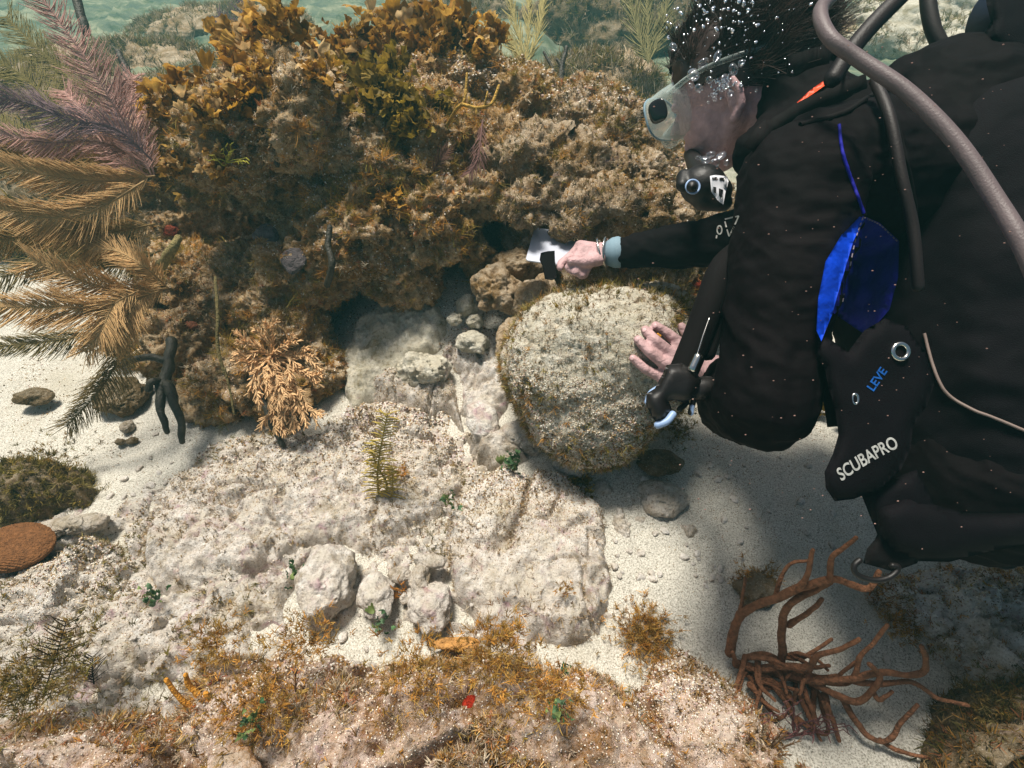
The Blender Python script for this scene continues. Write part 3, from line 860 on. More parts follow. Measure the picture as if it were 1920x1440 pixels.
grit('coarse coral grit on the rough shelf at the right', *Fs_, 7000, 905)
grit('coarse coral grit on the pink slab in the bottom left corner', *D, 6000, 906)
grit('coarse coral grit on the low flat rock below the boulder', *H_, 5000, 907)
grit('coarse coral grit on the round pale boulder', bouV, bouF, 20000, 908, .0020)
grit('coarse coral grit on the low rock beside the rope sponge', *I_, 9000, 912)
grit('coarse coral grit on the pale rock between reef foot and boulder', *N_, 4000, 913)
grit('coarse coral grit on the large reef outcrop', reefV, reefQ, 42000, 909, .0044, lambda c, n: sst(-.15, .25, fbm(c, 13, 3, 915)) + .1)
grit('coarse coral grit on the ledge behind the boulder', ledgeV, ledgeQ, 22000, 910, .0038)

# ------------------------------------------------------------------ background reef lumps
def far_rock(label, x, y, rx, ry, h, mat, seed, turfn=1500):
    V, F = ico(6)
    V = V * np.array([rx, ry, h])
    V = V * (1 + .25 * fbm(V, 3.0, 3, seed)[:, None])
    Nn = V / np.linalg.norm(V, axis=1, keepdims=True)
    V = V + Nn * (.05 * fbm(V, 8, 4, seed + 3, ridge=True) + .02 * fbm(V, 35, 3, seed + 4))[:, None] * min(1, h * 3.5)
    V = V + np.array([x, y, 0])
    o = MO('far_rock', V, F, M[mat]); tag(o, label, 'rock')
    b = Bag(); p, nn = scatter_points(V, F, turfn, seed + 9, .0, lambda c, n: sst(-.1, .3, fbm(c, 5, 3, seed + 11)) + .05)
    tufts(b, p, nn, 8, .035, .003, np.vstack([PAL_OL, PAL_PALE]), seed + 12)
    t = b.build('turf_algae', M['turf']); tag(t, 'turf algae on the ' + label, 'algae', kind='stuff')
g = G(1120, 130, .25); far_rock('pale hump of rock with a dark side beyond the reef ledge', g[0], g[1], .42, .34, .30, 'reef2', 501, 2500)
g = G(1190, 215, .1); far_rock('dark-sided low rock right behind the ledge by the diver mask', g[0], g[1], .26, .22, .20, 'algrock', 505, 1500)
g = G(1180, 30, .2); far_rock('overgrown rock far off behind the diver head', g[0], g[1], .9, .6, .45, 'algrock', 511, 2500)
g = G(860, 20, .2); far_rock('overgrown far rock behind the leafy reef top', g[0], g[1], .7, .5, .3, 'algrock', 521, 2000)
g = G(230, 120, .1); far_rock('low rubbly rock far behind the pink plumes', g[0], g[1], .8, .45, .22, 'reef2', 531, 2000)
g = G(370, 165, .1); far_rock('yellowish low rock behind the left shoulder of the reef', g[0], g[1], .45, .3, .2, 'algrock', 541, 1800)
g = G(60, 200, .1); far_rock('blurry olive rock at the far left behind the plumes', g[0], g[1], .55, .5, .25, 'algrock', 551, 1800)
g = G(420, 60, .0); far_rock('pale rubble mound in the distance left of the leafy algae', g[0], g[1], .9, .5, .18, 'reef2', 561, 1800)
g = G(1400, 30, .2); far_rock('grey rock far off above the diver shoulder', g[0], g[1], .9, .6, .35, 'reef2', 571, 1500)
g = G(1850, 30, .2); far_rock('pale rock far off between the hoses', g[0], g[1], 1.2, .8, .4, 'boulder', 581, 1500)
far_rock('low mossy rock in shade behind the golden sea plumes at the left edge', -1.72, 2.05, .55, .32, .26, 'algrock', 591, 3500)
far_rock('second low mossy rock behind the tan plumes, higher up at the left edge', -2.15, 2.75, .8, .4, .34, 'algrock', 595, 3000)

# ------------------------------------------------------------------ sea plumes
def feather(bag, pts, plen=.05, n=70, rr=.0022, pr=.0009, col=(.3, .2, .1), seed=1, side=None, droop=.25, ang=.65, sides3=4, start=.05, curl=.3, brush=0.0):
    """one feathery branch: rachis with two rows of fine curved side branchlets"""
    r = np.random.default_rng(seed)
    s = spline(pts, 40)
    col = np.array(col[:3])
    if n > 45: n = int(n * 2.2); pr = pr * .80; curl = curl + .35; ang = ang + .18; plen = plen * .86; pr = pr * .9
    tube(bag, pts, rr, rr * .35, 6, 30, col=col * .62)
    T = np.gradient(s, axis=0); T /= np.linalg.norm(T, axis=1, keepdims=True)
    if side is None:
        v = s[20] - C_; v /= np.linalg.norm(v)
        side = np.cross(T, v)
    else: side = np.broadcast_to(side, T.shape)
    side = side / (np.linalg.norm(side, axis=1, keepdims=True) + 1e-9)
    t = np.linspace(start, .99, n); fi = t * 39; i0 = np.clip(fi.astype(int), 0, 38); f = (fi - i0)[:, None]
    base = s[i0] * (1 - f) + s[i0 + 1] * f; Tn = T[i0]; Sn = side[i0]
    for sg in (-1, 1):
        L = plen * (np.sin(np.clip(t * 1.15 + .12, 0, 1) * math.pi * .82) ** .6) * (.8 + .35 * r.random(n))
        a = ang + .22 * r.normal(size=n) * .5
        d = Sn * sg * np.sin(a)[:, None] + Tn * np.cos(a)[:, None] + r.normal(size=(n, 3)) * .10 + .22 * np.stack([fbm(base * 1.0, 14, 2, seed + j) for j in (1, 2, 3)], 1)
        if brush:      # branchlets stand out all round the stem
            B3 = np.cross(Tn, Sn); th = r.random(n) * math.pi - math.pi / 2
            d = (Sn * sg * np.cos(th)[:, None] + B3 * np.sin(th)[:, None]) * np.sin(a)[:, None] + Tn * np.cos(a)[:, None] + r.normal(size=(n, 3)) * .15
        d /= np.linalg.norm(d, axis=1, keepdims=True)
        tt = np.linspace(0, 1, 6)[None, :, None]
        bend = Tn * curl + np.array([0, 0, -droop]) + r.normal(size=(n, 3)) * .12
        PT = base[:, None] + (d[:, None] * tt + bend[:, None] * tt ** 2 * .5) * L[:, None, None]
        W = pr * (1 - .45 * tt[0, :, 0] ** 2)[None] * np.ones((n, 1))
        V, Qd = sweep(PT, W, sides3)
        cc = col * (.8 + .4 * r.random((n, 1)))
        bag.add(V, Qd, col=np.repeat(cc, 6 * sides3, 0))

def colony(name, label, cat, root, feathers, col, seed=0, group=None, mat='plume', pname='branch', **kw):
    e = empty(name, tuple(root)); tag(e, label, cat, group)
    for k, f in enumerate(feathers):
        b = Bag(); kk = dict(kw); c = col
        if isinstance(f, dict): kk.update({q: v for q, v in f.items() if q not in ('p', 'col')}); c = f.get('col', col); f = f['p']
        feather(b, PL(*f), col=c, seed=seed * 31 + k, **kk)
        o = b.build(pname, M[mat]); adopt(o, e)
    return e

pink = lin(208, 168, 156); purp = lin(166, 142, 146); tan = lin(212, 176, 124); tan2 = lin(184, 152, 100); olive = lin(150, 134, 90); dk = lin(140, 120, 78)
colony('sea_plume', 'tall pinkish feathery sea plume rising at the upper left edge', 'sea plume', P(285, 330, 1.2),
       [{'p': [(285, 330, 1.2), (255, 265, 1.17), (200, 175, 1.12), (140, 80, 1.08), (62, -25, 1.04)], 'plen': .07, 'n': 90},
        {'p': [(275, 310, 1.22), (225, 250, 1.2), (215, 190, 1.2), (232, 150, 1.2)], 'plen': .045, 'n': 50},
        {'p': [(290, 330, 1.22), (262, 240, 1.25), (245, 190, 1.28), (250, 140, 1.3)], 'plen': .05, 'n': 50},
        {'p': [(280, 330, 1.22), (210, 290, 1.2), (160, 215, 1.2), (120, 170, 1.2)], 'plen': .055, 'n': 60}], pink, 1, pr=.0012)
colony('sea_plume', 'purplish feathery sea plume reaching left below the pink one', 'sea plume', P(270, 300, 1.18),
       [{'p': [(285, 300, 1.18), (215, 240, 1.12), (130, 225, 1.08), (60, 195, 1.05), (-20, 180, 1.0)], 'plen': .055, 'n': 85},
        {'p': [(250, 290, 1.2), (180, 265, 1.14), (90, 268, 1.1), (0, 250, 1.08)], 'plen': .05, 'n': 80, 'col': pink}], purp, 2, pr=.001)
colony('sea_plume', 'blurred olive sea plume behind the pink ones at the left edge', 'sea plume', P(180, 280, 1.6),
       [{'p': [(220, 240, 1.6), (140, 150, 1.6), (70, 90, 1.6), (10, 30, 1.6)], 'plen': .10, 'n': 60},
        {'p': [(200, 280, 1.5), (110, 210, 1.5), (40, 140, 1.5), (-40, 100, 1.5)], 'plen': .10, 'n': 60},
        {'p': [(180, 300, 1.4), (90, 290, 1.4), (0, 230, 1.4)], 'plen': .08, 'n': 60}], lin(140, 128, 78), 3, pr=.0014)
colony('sea_plume', 'tan feathery sea plume with broad fronds sweeping left at mid height', 'sea plume', P(300, 400, 1.2),
       [{'p': [(290, 330, 1.2), (200, 340, 1.12), (110, 332, 1.06), (-20, 305, 1.0)], 'plen': .062, 'n': 110},
        {'p': [(270, 340, 1.16), (180, 392, 1.08), (90, 408, 1.02), (-20, 385, .97)], 'plen': .065, 'n': 110},
        {'p': [(290, 420, 1.2), (190, 438, 1.1), (100, 438, 1.05), (-20, 452, 1.0)], 'plen': .06, 'n': 100, 'col': tan2},
        {'p': [(300, 470, 1.3), (220, 500, 1.22), (120, 490, 1.16), (0, 520, 1.1)], 'plen': .06, 'n': 90, 'col': olive},
        {'p': [(280, 380, 1.25), (180, 300, 1.2), (90, 290, 1.15), (0, 285, 1.1)], 'plen': .06, 'n': 90, 'col': tan2}], tan, 4, pr=.0012)
colony('sea_plume', 'golden feathery sea plume fanning out low on the left over the sand', 'sea plume', P(320, 540, 1.25),
       [{'p': [(315, 540, 1.22), (240, 548, 1.12), (160, 528, 1.04), (60, 490, .98)], 'plen': .062, 'n': 100},
        {'p': [(300, 545, 1.18), (200, 580, 1.06), (110, 576, 1.0), (-25, 575, .95)], 'plen': .068, 'n': 115},
        {'p': [(315, 540, 1.2), (270, 500, 1.12), (215, 470, 1.1), (160, 470, 1.08)], 'plen': .05, 'n': 70},
        {'p': [(260, 545, 1.12), (215, 570, 1.06), (190, 620, 1.03), (160, 660, 1.02)], 'plen': .05, 'n': 60},
        {'p': [(270, 545, 1.15), (245, 580, 1.1), (225, 620, 1.08), (210, 650, 1.08)], 'plen': .05, 'n': 60},
        {'p': [(290, 560, 1.25), (180, 620, 1.2), (90, 640, 1.15), (-10, 650, 1.1)], 'plen': .05, 'n': 80, 'col': olive}], tan, 5, pr=.0012)
colony('sea_plume', 'single brown frond drooping onto the left sand', 'sea plume', P(228, 610, 1.2),
       [{'p': [(228, 610, 1.2), (218, 680, 1.18), (180, 740, 1.18), (124, 800, 1.2)], 'plen': .062, 'n': 80}], dk, 6, pr=.0012)
# tan bush on the reef foot
bush = [[(500, 600, 1.2), (515, 660, 1.18), (535, 720, 1.17), (522, 815, 1.2)],
        [(505, 640, 1.22), (555, 700, 1.2), (580, 750, 1.2), (596, 800, 1.22)],
        [(500, 640, 1.22), (470, 660, 1.2), (450, 655, 1.2), (438, 658, 1.2)],
        [(505, 650, 1.22), (470, 690, 1.2), (460, 710, 1.2), (468, 742, 1.2)],
        [(510, 660, 1.2), (555, 680, 1.18), (575, 665, 1.18), (590, 650, 1.18)],
        [(515, 670, 1.2), (560, 700, 1.17), (590, 705, 1.18), (602, 712, 1.18)],
        [(500, 650, 1.2), (500, 620, 1.18), (496, 600, 1.18)],
        [(515, 690, 1.2), (505, 730, 1.18), (530, 770, 1.18), (560, 810, 1.22)],
        [(520, 680, 1.2), (560, 730, 1.18), (570, 770, 1.18)],
        [(505, 650, 1.2), (480, 640, 1.16), (455, 635, 1.15)], [(508, 660, 1.19), (530, 640, 1.15), (560, 640, 1.14)],
        [(512, 670, 1.19), (480, 700, 1.14), (470, 720, 1.13)], [(516, 680, 1.18), (540, 700, 1.13), (570, 720, 1.12)],
        [(520, 700, 1.18), (525, 740, 1.13), (545, 780, 1.12)], [(516, 690, 1.18), (500, 700, 1.14), (490, 760, 1.14)]]
def side_shoots(px, py, d, tips, seed):
    """forking stubby branches: each main branch carries shorter side branches"""
    r = random.Random(seed); out = []
    for tx, ty, td in tips:
        mx, my = px + (tx - px) * .5 + r.uniform(-10, 10), py + (ty - py) * .5 + r.uniform(-10, 10)
        out.append({'p': [(px, py, d), (mx, my, (d + td) / 2), (tx, ty, td)]})
        L = math.hypot(tx - px, ty - py); a0 = math.atan2(ty - py, tx - px)
        for k in range(int(L / 26)):
            f = .35 + .55 * k / max(1, int(L / 26)); a = a0 + r.choice((-1, 1)) * r.uniform(.4, .9); l = r.uniform(22, 42)
            bx_, by_ = px + (tx - px) * f, py + (ty - py) * f; bd = d + (td - d) * f
            out.append({'p': [(bx_, by_, bd), (bx_ + l * .6 * math.cos(a), by_ + l * .6 * math.sin(a), bd - .012), (bx_ + l * math.cos(a) , by_ + l * math.sin(a) + 4, bd - .018)], 'n': 12})
    return out
colony('soft_coral', 'sandy tan bushy soft coral hanging off the foot of the reef', 'soft coral', P(508, 670, 1.25),
       side_shoots(508, 668, 1.24, [(497, 604, 1.2), (446, 640, 1.18), (440, 676, 1.18), (466, 738, 1.17), (518, 812, 1.2), (560, 800, 1.19), (596, 796, 1.2), (600, 722, 1.18), (592, 668, 1.18), (558, 640, 1.18), (535, 745, 1.14), (500, 716, 1.13)], 77),
       lin(226, 188, 140), 7, plen=.017, n=22, rr=.0036, pr=.0021, curl=.5, ang=.75, brush=1.0)
colony('sea_plume', 'yellow-green sea plume standing on the broad pinkish slab', 'sea plume', P(716, 965, 1.22),
       [{'p': [(716, 965, 1.2), (708, 905, 1.12), (712, 850, 1.05), (727, 775, 1.0)], 'plen': .04, 'n': 44},
        {'p': [(716, 965, 1.2), (725, 910, 1.12), (704, 868, 1.08), (695, 830, 1.05)], 'plen': .03, 'n': 24},
        {'p': [(718, 965, 1.2), (735, 925, 1.12), (735, 880, 1.08)], 'plen': .03, 'n': 18}],
       lin(206, 182, 96), 8, pr=.0018, rr=.003, curl=-.2, ang=1.0, droop=.5)
colony('sea_plume', 'pale yellow-green sea plume with upright wands behind the reef top', 'sea plume', P(985, 130, 1.9),
       [{'p': [(985, 130, 1.9), (975, 80, 1.9), (960, 20, 1.9), (950, -30, 1.9)]},
        {'p': [(985, 130, 1.9), (990, 70, 1.9), (992, 10, 1.9), (990, -30, 1.9)]},
        {'p': [(985, 130, 1.9), (1005, 80, 1.9), (1015, 30, 1.9), (1022, -10, 1.9)]},
        {'p': [(985, 130, 1.9), (965, 90, 1.9), (945, 60, 1.9)]}], lin(196, 182, 122), 9, plen=.05, n=44, pr=.0018, curl=.8, ang=.4)
colony('sea_plume', 'thin purple feathery plume sticking up behind the leafy algae', 'sea plume', P(455, 90, 1.7),
       [{'p': [(470, 90, 1.7), (458, 40, 1.7), (450, -20, 1.7)]},
        {'p': [(470, 90, 1.7), (440, 60, 1.7), (410, 30, 1.7)]}], lin(112, 92, 102), 10, plen=.06, n=36, pr=.0012)
colony('sea_plume', 'hazy grey-green plume cluster far off beside the diver hair', 'sea plume', P(1215, 110, 2.6),
       [{'p': [(1215, 120, 2.6), (1195, 60, 2.6), (1180, 0, 2.6)]},
        {'p': [(1215, 120, 2.6), (1215, 60, 2.6), (1212, -10, 2.6)]},
        {'p': [(1215, 120, 2.6), (1235, 70, 2.6), (1250, 10, 2.6)]}], lin(150, 142, 96), 11, plen=.10, n=44, pr=.0025, curl=.7, ang=.4)
colony('sea_feather', 'larger dark brown sea feather at the lower left corner', 'sea feather', P(85, 1290, .85),
       [{'p': [(80, 1310, .86), (95, 1260, .83), (110, 1215, .81), (124, 1165, .8)], 'plen': .045, 'n': 20}], lin(70, 52, 34), 12, pr=.0009, rr=.0014, droop=0, curl=.15, ang=1.0)
colony('sea_feather', 'smaller dark brown sea feather beside the larger one at lower left', 'sea feather', P(175, 1285, .9),
       [{'p': [(176, 1282, .88), (173, 1255, .87), (174, 1232, .86)], 'plen': .026, 'n': 12},
        {'p': [(172, 1275, .88), (158, 1262, .87), (142, 1262, .87)], 'plen': .016, 'n': 8}], lin(60, 46, 40), 13, pr=.0009, rr=.0012, droop=0, curl=.15, ang=.9)
spk = []
for k in range(13):
    a = -math.pi / 2 + (k - 6) * .34 + random.uniform(-.1, .1); L = random.uniform(55, 95)
    spk.append({'p': [(555, 1345, .86), (555 + L * .5 * math.cos(a), 1345 + L * .5 * math.sin(a), .82), (555 + L * math.cos(a) * .95, 1345 + L * math.sin(a), .80)]})
colony('soft_coral', 'greyish pink spiky soft coral on the mossy mound near the bottom left', 'soft coral', P(555, 1345, .87), spk, lin(158, 124, 104), 14,
       brush=1.0, plen=.016, n=12, rr=.0026, pr=.0013, droop=0, ang=.5)
spk = []
for k in range(12):
    a = -math.pi / 2 + (k - 5.5) * .26 + random.uniform(-.1, .1); L = random.uniform(40, 80)
    spk.append({'p': [(1425, 1420, .86), (1425 + L * .5 * math.cos(a), 1420 + L * .5 * math.sin(a), .83), (1425 + L * math.cos(a), 1420 + L * math.sin(a), .81)]})
colony('soft_coral', 'spiky brown soft coral at the bottom edge left of the rope sponge', 'soft coral', P(1425, 1420, .87), spk, lin(122, 92, 62), 15,
       brush=1.0, plen=.012, n=8, rr=.0018, pr=.0008, droop=0, ang=.35)
spk = []
for k in range(7):
    a = -math.pi / 2 + (k - 3) * .4 + random.uniform(-.1, .1); L = random.uniform(30, 62)
    spk.append({'p': [(1782, 1400, .86), (1782 + L * .5 * math.cos(a), 1400 + L * .5 * math.sin(a), .84), (1782 + L * math.cos(a), 1400 + L * math.sin(a), .83)]})
colony('soft_coral', 'thin dark spiky soft coral alone on the sand at the lower right', 'soft coral', P(1782, 1400, .87), spk, lin(92, 74, 56), 16,
       plen=.010, n=6, rr=.0013, pr=.0007, droop=0, ang=.35)
colony('sea_feather', 'small purplish sea feather pressed on the sunlit face of the reef', 'sea feather', P(890, 230, 1.27),
       [{'p': [(905, 225, 1.2), (900, 270, 1.18), (895, 300, 1.18), (880, 325, 1.18)], 'plen': .035, 'n': 30}], lin(150, 112, 104), 17, pr=.0009)
colony('sea_feather', 'small brown sea feather on the reef left of the purplish one', 'sea feather', P(820, 320, 1.25),
       [{'p': [(812, 320, 1.2), (825, 300, 1.18), (840, 280, 1.18)], 'plen': .03, 'n': 24}], lin(110, 80, 66), 18, pr=.0009)

# ------------------------------------------------------------------ rope sponge and other branching things
def branching(name, label, cat, root, branches, mat, col, sides=8, wob=.002, group=None, pname='branch'):
    e = empty(name, tuple(root)); tag(e, label, cat, group)
    for k, (r0, r1, pts) in enumerate(branches):
        b = Bag(); tube(b, PL(*pts), r0, r1, sides, col=np.array(col[:3]) * random.uniform(.85, 1.15), wob=wob)
        o = b.build(pname, M[mat]); adopt(o, e)
    return e
rope = [
    (.0115, .006, [(1368, 1225, .93), (1380, 1170, .90), (1410, 1138, .87), (1460, 1120, .84), (1510, 1100, .81), (1560, 1086, .79), (1600, 1098, .78), (1630, 1102, .77), (1646, 1072, .76)]),
    (.0065, .0045, [(1556, 1088, .79), (1563, 1048, .77), (1585, 1028, .76), (1606, 1008, .75)]),
    (.0075, .0045, [(1500, 1104, .81), (1516, 1072, .79), (1527, 1030, .77)]),
    (.005, .0035, [(1455, 1118, .86), (1468, 1076, .84), (1490, 1056, .83), (1515, 1050, .82)]),
    (.010, .007, [(1468, 1240, .92), (1466, 1185, .88), (1478, 1135, .84), (1520, 1110, .82), (1558, 1090, .80)]),
    (.0075, .0045, [(1478, 1172, .87), (1500, 1158, .85), (1528, 1142, .83), (1543, 1124, .82)]),
    (.006, .0035, [(1378, 1190, .92), (1388, 1145, .89), (1397, 1084, .86)]),
    (.0105, .005, [(1380, 1245, .94), (1420, 1252, .92), (1470, 1250, .90), (1515, 1250, .88), (1536, 1226, .86), (1580, 1216, .84), (1613, 1200, .82)]),
    (.009, .0055, [(1470, 1262, .92), (1530, 1278, .89), (1590, 1276, .86), (1640, 1262, .84), (1700, 1266, .82), (1732, 1258, .81), (1736, 1236, .80), (1728, 1214, .79)]),
    (.0065, .0045, [(1600, 1272, .86), (1612, 1238, .84), (1640, 1200, .82), (1664, 1170, .80)]),
    (.0055, .0035, [(1568, 1276, .88), (1590, 1252, .87), (1612, 1238, .86)]),
    (.007, .004, [(1600, 1278, .86), (1660, 1284, .84), (1705, 1280, .83), (1755, 1308, .82), (1815, 1321, .81)]),
    (.0085, .0055, [(1500, 1268, .91), (1560, 1298, .88), (1605, 1316, .86), (1640, 1290, .84), (1648, 1262, .83), (1632, 1246, .82)]),
    (.006, .004, [(1636, 1296, .85), (1650, 1312, .84), (1672, 1298, .83)]),
    (.0075, .0045, [(1580, 1308, .88), (1605, 1350, .87), (1630, 1380, .86), (1658, 1390, .85), (1690, 1355, .84), (1722, 1324, .83)]),
    (.006, .004, [(1650, 1388, .86), (1690, 1412, .85), (1752, 1424, .84)]),
    (.0085, .0035, [(1392, 1250, .95), (1415, 1285, .92), (1436, 1325, .90), (1458, 1343, .89)]),
    (.0075, .005, [(1430, 1262, .94), (1462, 1300, .91), (1485, 1335, .90), (1496, 1362, .89)]),
    (.006, .004, [(1495, 1345, .90), (1520, 1364, .88), (1548, 1372, .87), (1550, 1345, .86), (1546, 1318, .85)]),
    (.0075, .005, [(1505, 1282, .91), (1518, 1325, .89), (1530, 1355, .88)]),
    (.0075, .005, [(1545, 1300, .90), (1560, 1345, .88), (1575, 1390, .87)]),
    (.009, .006, [(1395, 1235, .95), (1430, 1225, .93), (1462, 1236, .92)]),
    (.012, .009, [(1385, 1250, .96), (1440, 1262, .95), (1500, 1276, .93)]),
    (.0055, .0045, [(1388, 1248, .94), (1378, 1236, .91), (1375, 1222, .89)]),
    (.006, .004, [(1480, 1300, .91), (1486, 1320, .90), (1494, 1292, .87)]),
]
_r = random.Random(21)
for k in range(20):      # the tangled middle of the sponge
    x, y, d = _r.uniform(1395, 1540), _r.uniform(1225, 1300), _r.uniform(.91, .94)
    a = _r.uniform(-.5, 1.9); pts = [(x, y, d)]
    for j in range(3):
        a += _r.uniform(-.6, .6); l = _r.uniform(18, 40); x += l * math.cos(a); y += l * math.sin(a); d -= .014; pts.append((x, y, d))
    rope.append((_r.uniform(.006, .009), _r.uniform(.003, .005), pts))
branching('rope_sponge', 'tangled reddish-brown rope sponge sprawling over the sand at the lower right', 'sponge', G(1420, 1262, 0), [(a * .74, b * .7, c) for a, b, c in rope], 'spongy', lin(128, 86, 60), 9, .0035)
branching('finger_sponge', 'dark forked finger sponge with two tips pointing down over the left sand', 'sponge', P(310, 680, 1.25),
          [(.012, .013, [(322, 640, 1.28), (316, 690, 1.24), (305, 725, 1.22)]),
           (.012, .006, [(302, 722, 1.22), (300, 770, 1.2), (315, 812, 1.2)]),
           (.013, .006, [(312, 720, 1.22), (328, 760, 1.2), (340, 800, 1.2), (344, 828, 1.2)]),
           (.009, .008, [(300, 712, 1.22), (284, 715, 1.2), (278, 730, 1.2)]),
           (.010, .008, [(320, 675, 1.25), (270, 672, 1.24), (225, 682, 1.24)])], 'darksponge', (1, 1, 1), 9, .004)
branching('finger_sponge', 'slim dark finger sponge poking from under the tan bushy soft coral', 'sponge', P(480, 720, 1.3),
          [(.009, .007, [(470, 700, 1.3), (492, 745, 1.26), (508, 790, 1.24), (530, 836, 1.22)])], 'darksponge', (1, 1, 1), 9, .003)
branching('finger_sponge', 'dark upright finger sponge on the shaded reef face', 'sponge', P(620, 530, 1.26),
          [(.008, .007, [(612, 536, 1.24), (622, 500, 1.2), (616, 460, 1.2), (618, 425, 1.2)])], 'darksponge', (1, 1, 1), 9, .003)
branching('finger_sponge', 'dark slim finger sponge high on the reef under the leafy algae', 'sponge', P(500, 250, 1.26),
          [(.007, .006, [(497, 240, 1.22), (512, 270, 1.2), (520, 310, 1.2)])], 'darksponge', (1, 1, 1), 9, .003)
branching('finger_sponge', 'thin pale-edged rod sponge hanging down the dark left end of the reef', 'sponge', P(405, 540, 1.3),
          [(.0035, .004, [(404, 520, 1.24), (408, 590, 1.2), (408, 650, 1.2), (420, 700, 1.2)]),
           (.003, .0025, [(420, 690, 1.2), (432, 740, 1.2), (440, 778, 1.2)])], 'spongy', lin(92, 82, 50), 8, .002)
branching('finger_sponge', 'short thick yellowish sponge stub beside the plumes at the reef cavity', 'sponge', P(320, 470, 1.25),
          [(.012, .009, [(300, 500, 1.22), (322, 468, 1.18), (336, 446, 1.18)])], 'spongy', lin(126, 114, 74), 9, .004)
branching('finger_sponge', 'black rod sponge rising at the top left edge of the view', 'sponge', P(150, 80, 1.5),
          [(.012, .012, [(160, 60, 1.5), (150, 20, 1.5), (135, -30, 1.5)])], 'darksponge', (1, 1, 1), 9, .003)
branching('finger_sponge', 'black rod sponge behind the pink plume near the reef shoulder', 'sponge', P(245, 180, 1.5),
          [(.011, .009, [(248, 160, 1.5), (236, 130, 1.5), (222, 98, 1.5)])], 'darksponge', (1, 1, 1), 9, .003)
branching('sea_rod', 'yellowish forked sea rod with small spikes in front of the reef hollow', 'sea rod', P(845, 232, 1.3),
          [(.0045, .003, [(836, 238, 1.28), (856, 205, 1.22), (870, 190, 1.2), (874, 160, 1.2), (876, 138, 1.2)]),
           (.0042, .003, [(868, 196, 1.2), (895, 202, 1.19), (920, 196, 1.19), (930, 175, 1.19), (936, 160, 1.19)]),
           (.003, .002, [(880, 200, 1.2), (880, 188, 1.19), (879, 182, 1.19)]), (.003, .002, [(908, 200, 1.19), (912, 182, 1.18), (914, 172, 1.18)]),
           (.0025, .002, [(893, 202, 1.19), (893, 214, 1.19)])], 'spongy', lin(176, 140, 66), 8, .001)
branching('sea_rod', 'small dark branching sea rod standing on the pale hump behind the ledge', 'sea rod', P(1052, 150, 1.6),
          [(.011, .006, [(1052, 155, 1.6), (1052, 130, 1.6), (1062, 88, 1.6)]), (.006, .004, [(1048, 150, 1.6), (1032, 120, 1.6), (1020, 98, 1.6)]),
           (.008, .005, [(1054, 140, 1.6), (1050, 120, 1.6), (1044, 112, 1.6)])], 'darksponge', (1, 1, 1), 8, .002)
branching('finger_sponge', 'orange-yellow fingered sponge on the mossy mound at lower left', 'sponge', P(400, 1360, .85),
          [(.0055, .0035, [(400, 1380, .86), (382, 1340, .83), (352, 1322, .81), (330, 1300, .80), (312, 1274, .79)]),
           (.005, .0035, [(380, 1345, .83), (372, 1310, .81), (352, 1278, .80)]),
           (.005, .0035, [(382, 1340, .83), (376, 1308, .81), (355, 1285, .80), (348, 1265, .79)]),
           (.005, .004, [(400, 1370, .85), (402, 1330, .82), (385, 1300, .80)]),
           (.005, .003, [(400, 1375, .85), (408, 1400, .84), (425, 1420, .84)])], 'spongy', lin(206, 142, 52), 8, .0015)
branching('finger_sponge', 'olive fingered sponge stub cut by the bottom edge', 'sponge', P(680, 1440, .85),
          [(.007, .005, [(665, 1460, .84), (672, 1425, .82), (690, 1412, .82)]), (.006, .004, [(680, 1445, .84), (696, 1430, .82)])], 'spongy', lin(120, 108, 52), 8, .0015)
def twig(label, px, py, d, sz, n, col, seed, r0=.0011):
    rr = random.Random(seed); e = empty('branching_algae', tuple(P(px, py, d))); tag(e, label, 'algae')
    b = Bag()
    for k in range(n):
        a = rr.uniform(0, 6.28); pts = [(px, py, d)]; x, y = px, py
        L = sz * rr.uniform(.25, .4)
        for j in range(3):
            a += rr.uniform(-.7, .7); x += L * math.cos(a); y -= abs(L * math.sin(a)) * .8 if rr.random() < .7 else -L * math.sin(a) * .4
            pts.append((x, y, d - .012 * (j + 1)))
            if j: tube(b, PL((x, y, d - .012 * (j + 1)), (x + L * .6 * math.cos(a + 1), y + L * .6 * math.sin(a + 1), d - .012 * (j + 1.5))), r0 * .8, r0 * .6, 5, 5, col=col[:3])
        tube(b, PL(*pts), r0, r0 * .6, 5, 10, col=col[:3])
    o = b.build('twig', M['spongy']); adopt(o, e)
twig('tangle of thin orange twigs growing in the crack between pale stones', 768, 1120, 1.03, 44, 16, lin(196, 134, 62), 61)
twig('thin pink-orange twiggy algae on the bottom edge of the mossy mound', 1008, 1405, .80, 60, 16, lin(206, 120, 66), 62)
twig('thin dark pink twiggy tangle beside the orange-yellow fingered sponge', 410, 1300, .86, 50, 16, lin(150, 84, 64), 63)
twig('orange curly twigs right of the red sponge on the mossy mound', 1015, 1290, .82, 50, 10, lin(206, 146, 80), 64)
twig('purple-brown thin twigs at the foot of the rope sponge', 1490, 1380, .88, 90, 22, lin(112, 72, 70), 65)
twig('yellow-green branching sprig on the lip of the dark reef overhang', 425, 305, 1.18, 40, 9, lin(176, 170, 66), 66)

